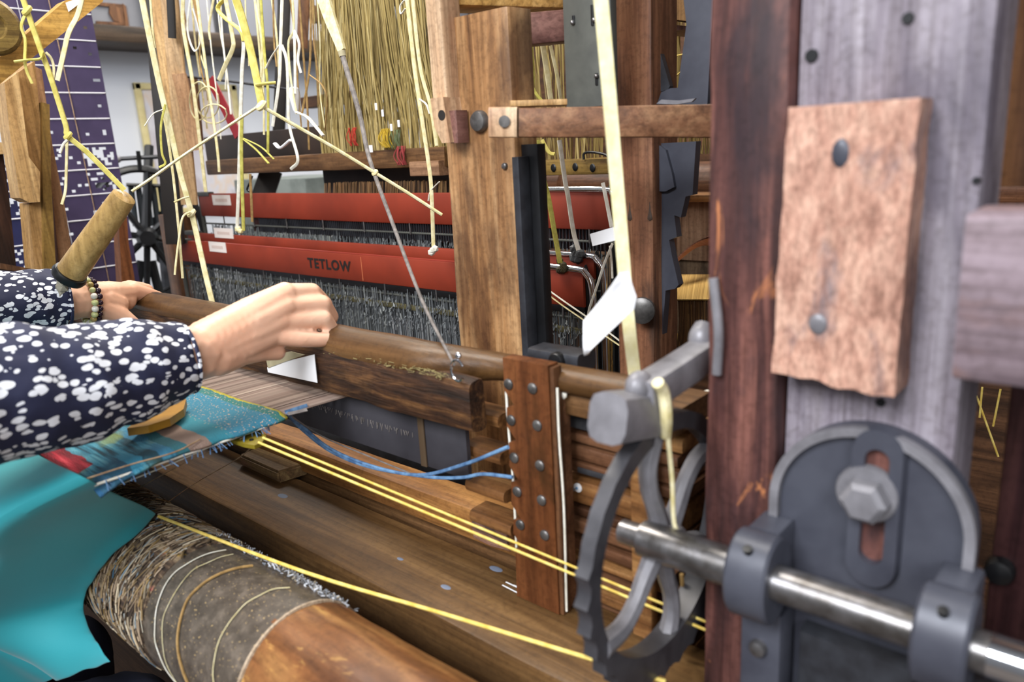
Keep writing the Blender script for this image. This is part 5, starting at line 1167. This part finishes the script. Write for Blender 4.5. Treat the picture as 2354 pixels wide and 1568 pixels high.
# bench
bn = thing('weaver_bench', 'plain wooden bench under the weaver', 'bench', (-.95, -.24, FLOOR))
part('seat', abox(-1.45, -.5, -.40, -.08, -.70, -.655, .004, axis='X'), 'brownx', bn)
for x in (-1.38, -.57):
    for y in (-.36, -.12): part('leg', abox(x - .03, x + .03, y - .025, y + .025, FLOOR, -.70, .003, axis='Z'), 'brown', bn)
# bracelets
def bracelet(c, ax_, r, mats, lab, br_, n=22):
    b_ = thing('bracelet', lab, 'bracelet', c); d_, s_, u_ = basis(ax_); me0 = {}
    for k in range(n):
        a = 2 * math.pi * k / n; p = c + (s_ * math.cos(a) + u_ * math.sin(a)) * r; bm = bmesh.new(); ball(bm, p, br_ * random.uniform(.85, 1.1), 2); part('bead', bm, mats[k % len(mats)], b_)
arm = (LW - LE).normalized()
bead_g = plain('green_bead', '#b9bd84', .25); bead_w = plain('pearl_bead', '#d9d6cc', .2); bead_p = plain('dark_bead', '#2a1626', .2)
bracelet(H(199, 691, 1.218), arm, .0315, [bead_g, bead_w, bead_g, plain('amber_bead', '#a8935a', .2)], 'bracelet of green and pearl beads on the left wrist', .0046)
bracelet(H(212, 691, 1.222), arm, .0300, [bead_p], 'bracelet of dark purple beads beside the green one', .0042)
# ================================================================= left background
random.seed(77)
def pbeam(name, label, cat, pts_px, depth, th, mat, X=None, group=None, smooth=False):
    """a board seen face-on: outline on the plane X = const, with thickness towards -X"""
    ps = [P(x, y, X=X) for x, y in pts_px]
    o = thing(name, label, cat, Vector((X, sum(p.y for p in ps) / len(ps), min(p.z for p in ps))), group)
    part('timber', prism(ps, (-th, 0, 0)), mat, o, smooth); return o
o = pbeam('diagonal_brace', 'yellow-brown diagonal brace across the top left corner', 'beam', [(-20, 150), (6, 125), (152, 0), (240, -6), (236, 4), (10, 185), (-20, 210)], 0, .04, wood('brace_wood', '#d9a548', '#c48f36', '#996a22', 'Y', '#6a4422', .66, 7, .5), X=-1.40)
part('paper_scrap', prism([P(x, y, X=-1.398) for x, y in ((151, 6), (190, -8), (188, 4), (158, 27))], (-.001, 0, 0)), 'paper', o, False)
pbeam('frame_upright', 'tan frame upright under the diagonal brace, left one with a slot', 'loom post', [(10, 190), (42, 165), (66, 360), (92, 395), (92, 464), (68, 466), (46, 455), (22, 300)], 0, .05, 'tan', X=-1.50)
pbeam('frame_upright', 'broad tan frame upright right of the slotted one', 'loom post', [(40, 168), (80, 140), (95, 300), (122, 640), (132, 800), (95, 800), (66, 468), (92, 464), (92, 395), (66, 360)], 0, .05, wood('tan2', '#cb9a5c', '#b38346', '#8a5f2e', 'Z', '#5a3a1c', .6, 9), X=-1.53)
pbeam('frame_upright', 'pinkish tan frame upright slanting behind the handle', 'loom post', [(74, 150), (96, 160), (120, 330), (150, 480), (172, 620), (185, 760), (150, 760), (122, 460), (100, 330)], 0, .05, wood('tan3', '#cf9f72', '#b8855a', '#91643e', 'Z', '#5a3a1c', .6, 9), X=-1.56)
pbeam('frame_upright', 'narrow olive pole between the tan uprights', 'pole', [(97, 235), (114, 240), (118, 420), (130, 640), (135, 780), (104, 780), (98, 400)], 0, .03, wood('olive_pole', '#a07a34', '#866225', '#5e4216', 'Z'), X=-1.52)
pbeam('dark_frame_post', 'dark brown post at the far left edge', 'loom post', [(-30, 355), (8, 355), (22, 460), (40, 640), (55, 760), (-30, 760)], 0, .05, wood('darkpost', '#4a2a1a', '#351c10', '#20100a', 'Z'), X=-1.62)
pbeam('left_cross_rail', 'tan cross rail end at the left edge', 'rail', [(-30, 325), (14, 328), (18, 354), (-30, 355)], 0, .05, 'tan', X=-1.60)
pbeam('red_upright', 'reddish brown upright in front of the black spinning wheel', 'post', [(272, 500), (292, 500), (296, 560), (312, 655), (320, 760), (286, 760)], 0, .03, wood('red_upright_wood', '#96562c', '#7c431e', '#562c12', 'Z'), X=-1.72)
bm = bmesh.new(); c = P(-22, 60, X=-1.36); lathe(c, (1, 0, 0), [(-.03, .036), (0, .042), (.006, .036), (.007, .02), (.001, .018), (.0, .010)], 28, bm)
solo('wooden_pulley', bm, wood('pulley_wood', '#8d7030', '#6f5420', '#3c2c12', 'Y'), 'round wooden pulley at the top left corner', 'pulley')
solo('tray_board', prism([P(x, y, X=-1.45) for x, y in ((0, 605), (95, 622), (98, 632), (0, 618))], (-.1, 0, 0)), 'brown', 'narrow brown ledge just above the left sleeve', 'ledge', smooth=False)
# punched card chains
def chain_cards(name, label, X, yl, yr, ztop, pitch, n, mat, dens, cols=26, rows=9):
    ch_ = thing(name, label, 'card chain', (X, (yl + yr) / 2, ztop - pitch * n))
    for k in range(n):
        z1 = ztop - pitch * k - .0016; z0 = ztop - pitch * (k + 1) + .0016; bm = bmesh.new(); dn = dens(k)
        vs_ = {}
        def vt(i, j):
            if (i, j) not in vs_: vs_[(i, j)] = bm.verts.new((X, yl + (yr - yl) * i / cols, z0 + (z1 - z0) * j / rows))
            return vs_[(i, j)]
        for i in range(cols):
            for j in range(rows):
                inside = 1 <= j < rows - 1 and 1 <= i < cols - 1
                hole = inside and ((random.random() < dn and (i > cols * .58 or random.random() < .08)) or (i in (cols - 3,) and j == rows // 2) or (i in (int(cols * .28), int(cols * .33)) and j == rows // 2))
                if hole: continue
                bm.faces.new((vt(i, j), vt(i + 1, j), vt(i + 1, j + 1), vt(i, j + 1)))
        part('card', bm, mat, ch_, False)
        bm = bmesh.new(); tube([(X + .001, yl + .002, z0 - .0016), (X + .001, yr - .002, z0 - .0016)], .0014, 5, bm, 4); part('joint_lace', bm, 'cardedge', ch_)
    for f, r in ((.30, .0007), (.62, .0009)):
        part('running_lace', tube([(X + .003, yl + (yr - yl) * (f - .06), ztop), (X + .003, yl + (yr - yl) * f, ztop - pitch * n * .5), (X + .003, yl + (yr - yl) * (f + .02), ztop - pitch * n)], r, 5), 'thread' if f > .5 else 'cardedge', ch_)
    part('edge_strip', abox(X - .004, X - .002, yr - .006, yr + .001, ztop - pitch * n, ztop, .0003, axis='Z'), plain('brown_lining', '#5a4a40', .7), ch_)
    return ch_
pt = P(243, 213, X=-1.95)
chain_cards('card_chain', 'hanging chain of punched indigo cards laced with white thread', -1.95, pt.y - .20, pt.y, .172 + .0575 * 4, .0575, 16, 'purple', lambda k: {6: .45, 7: .30, 5: .03, 4: .012, 8: .03, 9: .012}.get(k, .004))
pt = P(72, 500, X=-1.8)
chain_cards('card_chain', 'second chain of navy punched cards at the far left edge', -1.8, pt.y - .17, pt.y, .02, .055, 8, 'navycard', lambda k: (.25, .3, .05, .3, .28, .05, .2, .1)[k])
# picture on the wall
pf = thing('framed_picture', 'faded picture in a pale yellow frame on the white wall', 'picture', (-3.19, 1.55, -.2))
Xp = -3.185
p1_, p2_ = P(306, 190, X=Xp), P(345, 520, X=Xp)
y0_, y1_, zt_, zb_ = p1_.y, p1_.y + .44, p1_.z, P(350, 500, X=Xp).z
part('print', abox(Xp - .006, Xp - .001, y0_ + .012, y1_ - .012, zb_ + .012, zt_ - .012, 0, axis='Z'), 'print', pf)
for nm, b in (('left', (y0_, y0_ + .026, zb_, zt_)), ('right', (y1_ - .026, y1_, zb_, zt_)), ('top', (y0_, y1_, zt_ - .026, zt_)), ('bottom', (y0_, y1_, zb_, zb_ + .026))):
    part('frame_bar', abox(Xp - .012, Xp + .008, b[0], b[1], b[2], b[3], .003), 'frame', pf)
# shelf on the wall
sh_ = thing('wall_shelf', 'dark brown wall shelf with grey boards standing on it', 'shelf', (-3.1, 1.9, .3))
zs_ = P(450, 95, X=-3.0).z
part('shelf_board', abox(-3.2, -2.95, .9, 4.4, zs_ - .025, zs_ + .03, .004, axis='Y'), wood('shelf_wood', '#5a4634', '#443426', '#2b2018', 'Y'), sh_)
part('back_board', abox(-3.2, -3.17, .9, 4.4, zs_ + .03, 1.5, .002, axis='Y'), 'shelfgrey', sh_)
for k in range(8):
    y = 1.5 + k * .30; o = thing('grey_panel', '%s grey panel from the left on the wall shelf' % ['first', 'second', 'third', 'fourth', 'fifth', 'sixth', 'seventh', 'eighth'][k], 'panel', (-3.1, y, zs_ + .03), 'grey panels on the shelf')
    part('panel', abox(-3.12 + .02 * (k % 2), -3.09 + .02 * (k % 2), y, y + .24, zs_ + .03, zs_ + .9, .004, axis='Z'), plain('panel_grey%d' % k, ['#9a9ba1', '#85878f', '#a9a9ad', '#6f7482'][k % 4], .7), o)
sb = thing('wooden_rack', 'small brown wooden rack under the ceiling left of the shelf', 'rack', P(260, 80, X=-3.16))
for q in ([(222, 4), (284, 10), (284, 18), (222, 12)], [(222, 48), (285, 52), (288, 58), (222, 55)], [(282, 8), (290, 14), (297, 60), (290, 88), (284, 86), (288, 56), (280, 18)], [(252, 12), (284, 18), (288, 54), (262, 48), (252, 30)]):
    part('rail', prism([P(x, y, X=-3.16) for x, y in q], (-.05, 0, 0)), 'brown', sb, False)
# black spinning wheel / bobbin winder
ww = thing('spinning_wheel', 'black iron spinning wheel standing by the white wall', 'spinning wheel', P(340, 700, d=2.6))
cW = P(338, 545, d=2.6); nrm = Vector((.93, -.36, 0)).normalized(); d_, s_, u_ = basis(nrm)
R_ = .205
part('rim', tube([cW + (s_ * math.cos(a) * .8 + u_ * math.sin(a)) * R_ for a in [2 * math.pi * j / 40 for j in range(40)]], .013, 8, None, 2, .7, True), 'black', ww)
for k in range(8):
    a = 2 * math.pi * k / 8 + .2; part('spoke', tube([cW, cW + (s_ * math.cos(a) * .8 + u_ * math.sin(a)) * R_], .010, 7, None, 2), 'black', ww)
part('hub', lathe(cW - nrm * .04, nrm, [(0, .022), (.02, .032), (.06, .032), (.08, .022)], 16), 'black', ww)
for a, b in (((325, 600), (308, 700)), ((348, 600), (372, 700)), ((335, 560), (340, 420))):
    part('stand_leg', tube([P(*a, d=2.66), P(*b, d=2.66), P(b[0] + (b[0] - a[0]) * .6, b[1] + (b[1] - a[1]) * .6, d=2.7)], .014, 7, None, 3), 'black', ww)
for k in range(6): 
    x = 300 + k * 17; part('bobbin', tube([P(x, 425, d=2.7), P(x + 6, 470, d=2.7), P(x + 12, 520, d=2.7)], .009, 7, None, 2), plain('grey_bobbin%d' % k, ['#3a4146', '#22262a', '#59636a'][k % 3], .5), ww)
part('bobbin_rail', tube([P(290, 425, d=2.68), P(390, 428, d=2.68)], .006, 7, None, 2), 'black', ww)
o = thing('black_machine', 'black machine body behind the spinning wheel', 'machine', P(390, 600, d=2.8)); part('body', prism([P(x, y, d=2.8) for x, y in ((350, 500), (412, 490), (412, 600), (385, 620), (360, 600))], (-.08, .05, 0)), 'black', o, False); part('column', tube([P(380, 590, d=2.8), P(390, 700, d=2.8), P(395, 800, d=2.8)], .02, 8), 'iron', o); part('base_rod', tube([P(350, 672, d=2.75), P(372, 670, d=2.75), P(400, 655, d=2.75)], .006, 6), 'black', o)
rd = thing('wall_rod', 'thin iron rod with a clamp in front of the picture', 'rod', P(330, 365, d=2.5)); part('rod', tube([P(266, 366, d=2.5), P(330, 362, d=2.5), P(420, 358, d=2.5)], .006, 8), 'iron', rd); part('clamp', tube([P(317, 347, d=2.49), P(320, 372, d=2.49), P(322, 392, d=2.49)], .006, 7), 'black', rd)
bm = bmesh.new(); ball(bm, P(270, 366, d=2.5), .011, 2); part('end_ball', bm, 'ironp', rd)
# uprights and laths left of the harness
def upr(name, label, cat, a, b, w, d, mat, th=.03):
    p0, p1 = P(*a, d=d), P(*b, d=d); o = thing(name, label, cat, p1 if p1.z < p0.z else p0); ww_ = w * d / FPX
    part('timber', timber(p0, p1, ww_, th, .002, None, .0006, Vector((-.75, .66, 0)) if False else Vector((.8, -.6, 0))), mat, o); return o
upr('black_post', 'black post behind the long cream cord', 'post', (352, -20), (404, 560), 34, 1.95, 'blackwood')
upr('black_post', 'lower black post beside the left ends of the shafts', 'post', (398, 380), (416, 720), 26, 2.25, 'blackwood')
upr('tan_lath', 'tan lath leaning beside the black post', 'lath', (364, -20), (408, 300), 34, 1.85, 'tan', .015)
upr('tan_lath', 'long tan lath right of the leaning one', 'lath', (388, -20), (436, 470), 32, 1.82, wood('lath2', '#cfa878', '#b88f5e', '#90683c', 'Z'), .015)
upr('tan_lath', 'short pinkish lath above the dark rear board', 'lath', (412, 170), (452, 345), 26, 1.80, wood('lath3', '#d5a878', '#c08f60', '#a06f45', 'Z'), .015)
upr('dark_lath', 'short dark lath hung at the top by the tan laths', 'lath', (391, -20), (396, 88), 14, 1.78, 'blackwood', .012)
upr('brown_lath', 'brown lath behind the tangled cords', 'lath', (440, 178), (455, 330), 22, 1.95, 'brown', .015)
upr('dark_post', 'black post between the white cords and the wall', 'post', (655, -20), (640, 330), 24, 2.1, 'blackwood')
upr('dark_post', 'slanting black post foot above the rear red bar', 'post', (625, 390), (598, 470), 44, 2.05, 'blackwood')
upr('brown_cross', 'dark brown board behind the top of the harness', 'board', (700, -20), (695, 110), 22, 2.0, 'brown', .02)
o = thing('harness_stand', 'dark wooden frame standing behind the golden harness', 'loom frame', (-1.2, 1.32, FLOOR)); part('post', abox(-1.22, -1.18, 1.3, 1.34, FLOOR, .5, .002, axis='Z'), 'roof', o); a, b = P(685, 186, Y=1.3), P(1000, 200, Y=1.3); part('rail', abox(a.x, b.x + .1, 1.3, 1.34, b.z - .01, b.z + .02, .002, axis='X'), 'roof', o)
a = P(710, 35, Y=1.3); part('rail', abox(a.x, -.9, 1.3, 1.34, a.z - .02, a.z + .02, .002, axis='X'), 'brownx', o)
solo('thin_rod', tube([P(420, 175, d=1.9), P(520, 186, d=1.9), P(670, 206, d=1.9)], .003, 6), 'iron', 'thin grey rod crossing behind the cords', 'rod')
solo('black_hook', tube([P(580, 405, Y=.86), P(574, 420, Y=.86), P(568, 436, Y=.86), P(577, 442, Y=.86)], .0022, 6), 'black', 'black wire hook under the comber board', 'hook')
solo('white_pendant', lathe(P(682, 262, Y=.80), (0, 0, 1), [(0, .002), (.008, .006), (.02, .008), (.03, .010), (.042, .009), (.045, .005)], 12), 'paper', 'white plastic pendant on the slack cord', 'pendant')
o = thing('sideboard', 'grey cluttered cabinet against the wall behind the shafts', 'cabinet', (-2.6, 1.9, FLOOR))
part('cabinet', abox(-2.9, -2.4, 1.62, 1.95, FLOOR, P(700, 410, X=-2.4).z, .004, axis='Z'), plain('cabinet_grey', '#7d8480', .7, 0, '#5a615e', 8), o)
part('door', abox(-2.398, -2.39, 1.64, 1.93, FLOOR + .1, -.25, .003, axis='Z'), plain('cabinet_door', '#8a908d', .6), o)
# loom left side frame down to the floor
lf = thing('loom_left_frame', 'brown left side frame of the loom behind the shaft ends', 'loom frame', (-1.88, .7, FLOOR)); part('post', abox(-1.93, -1.87, .86, .93, FLOOR, -.12, .003, axis='Z'), 'brown', lf)
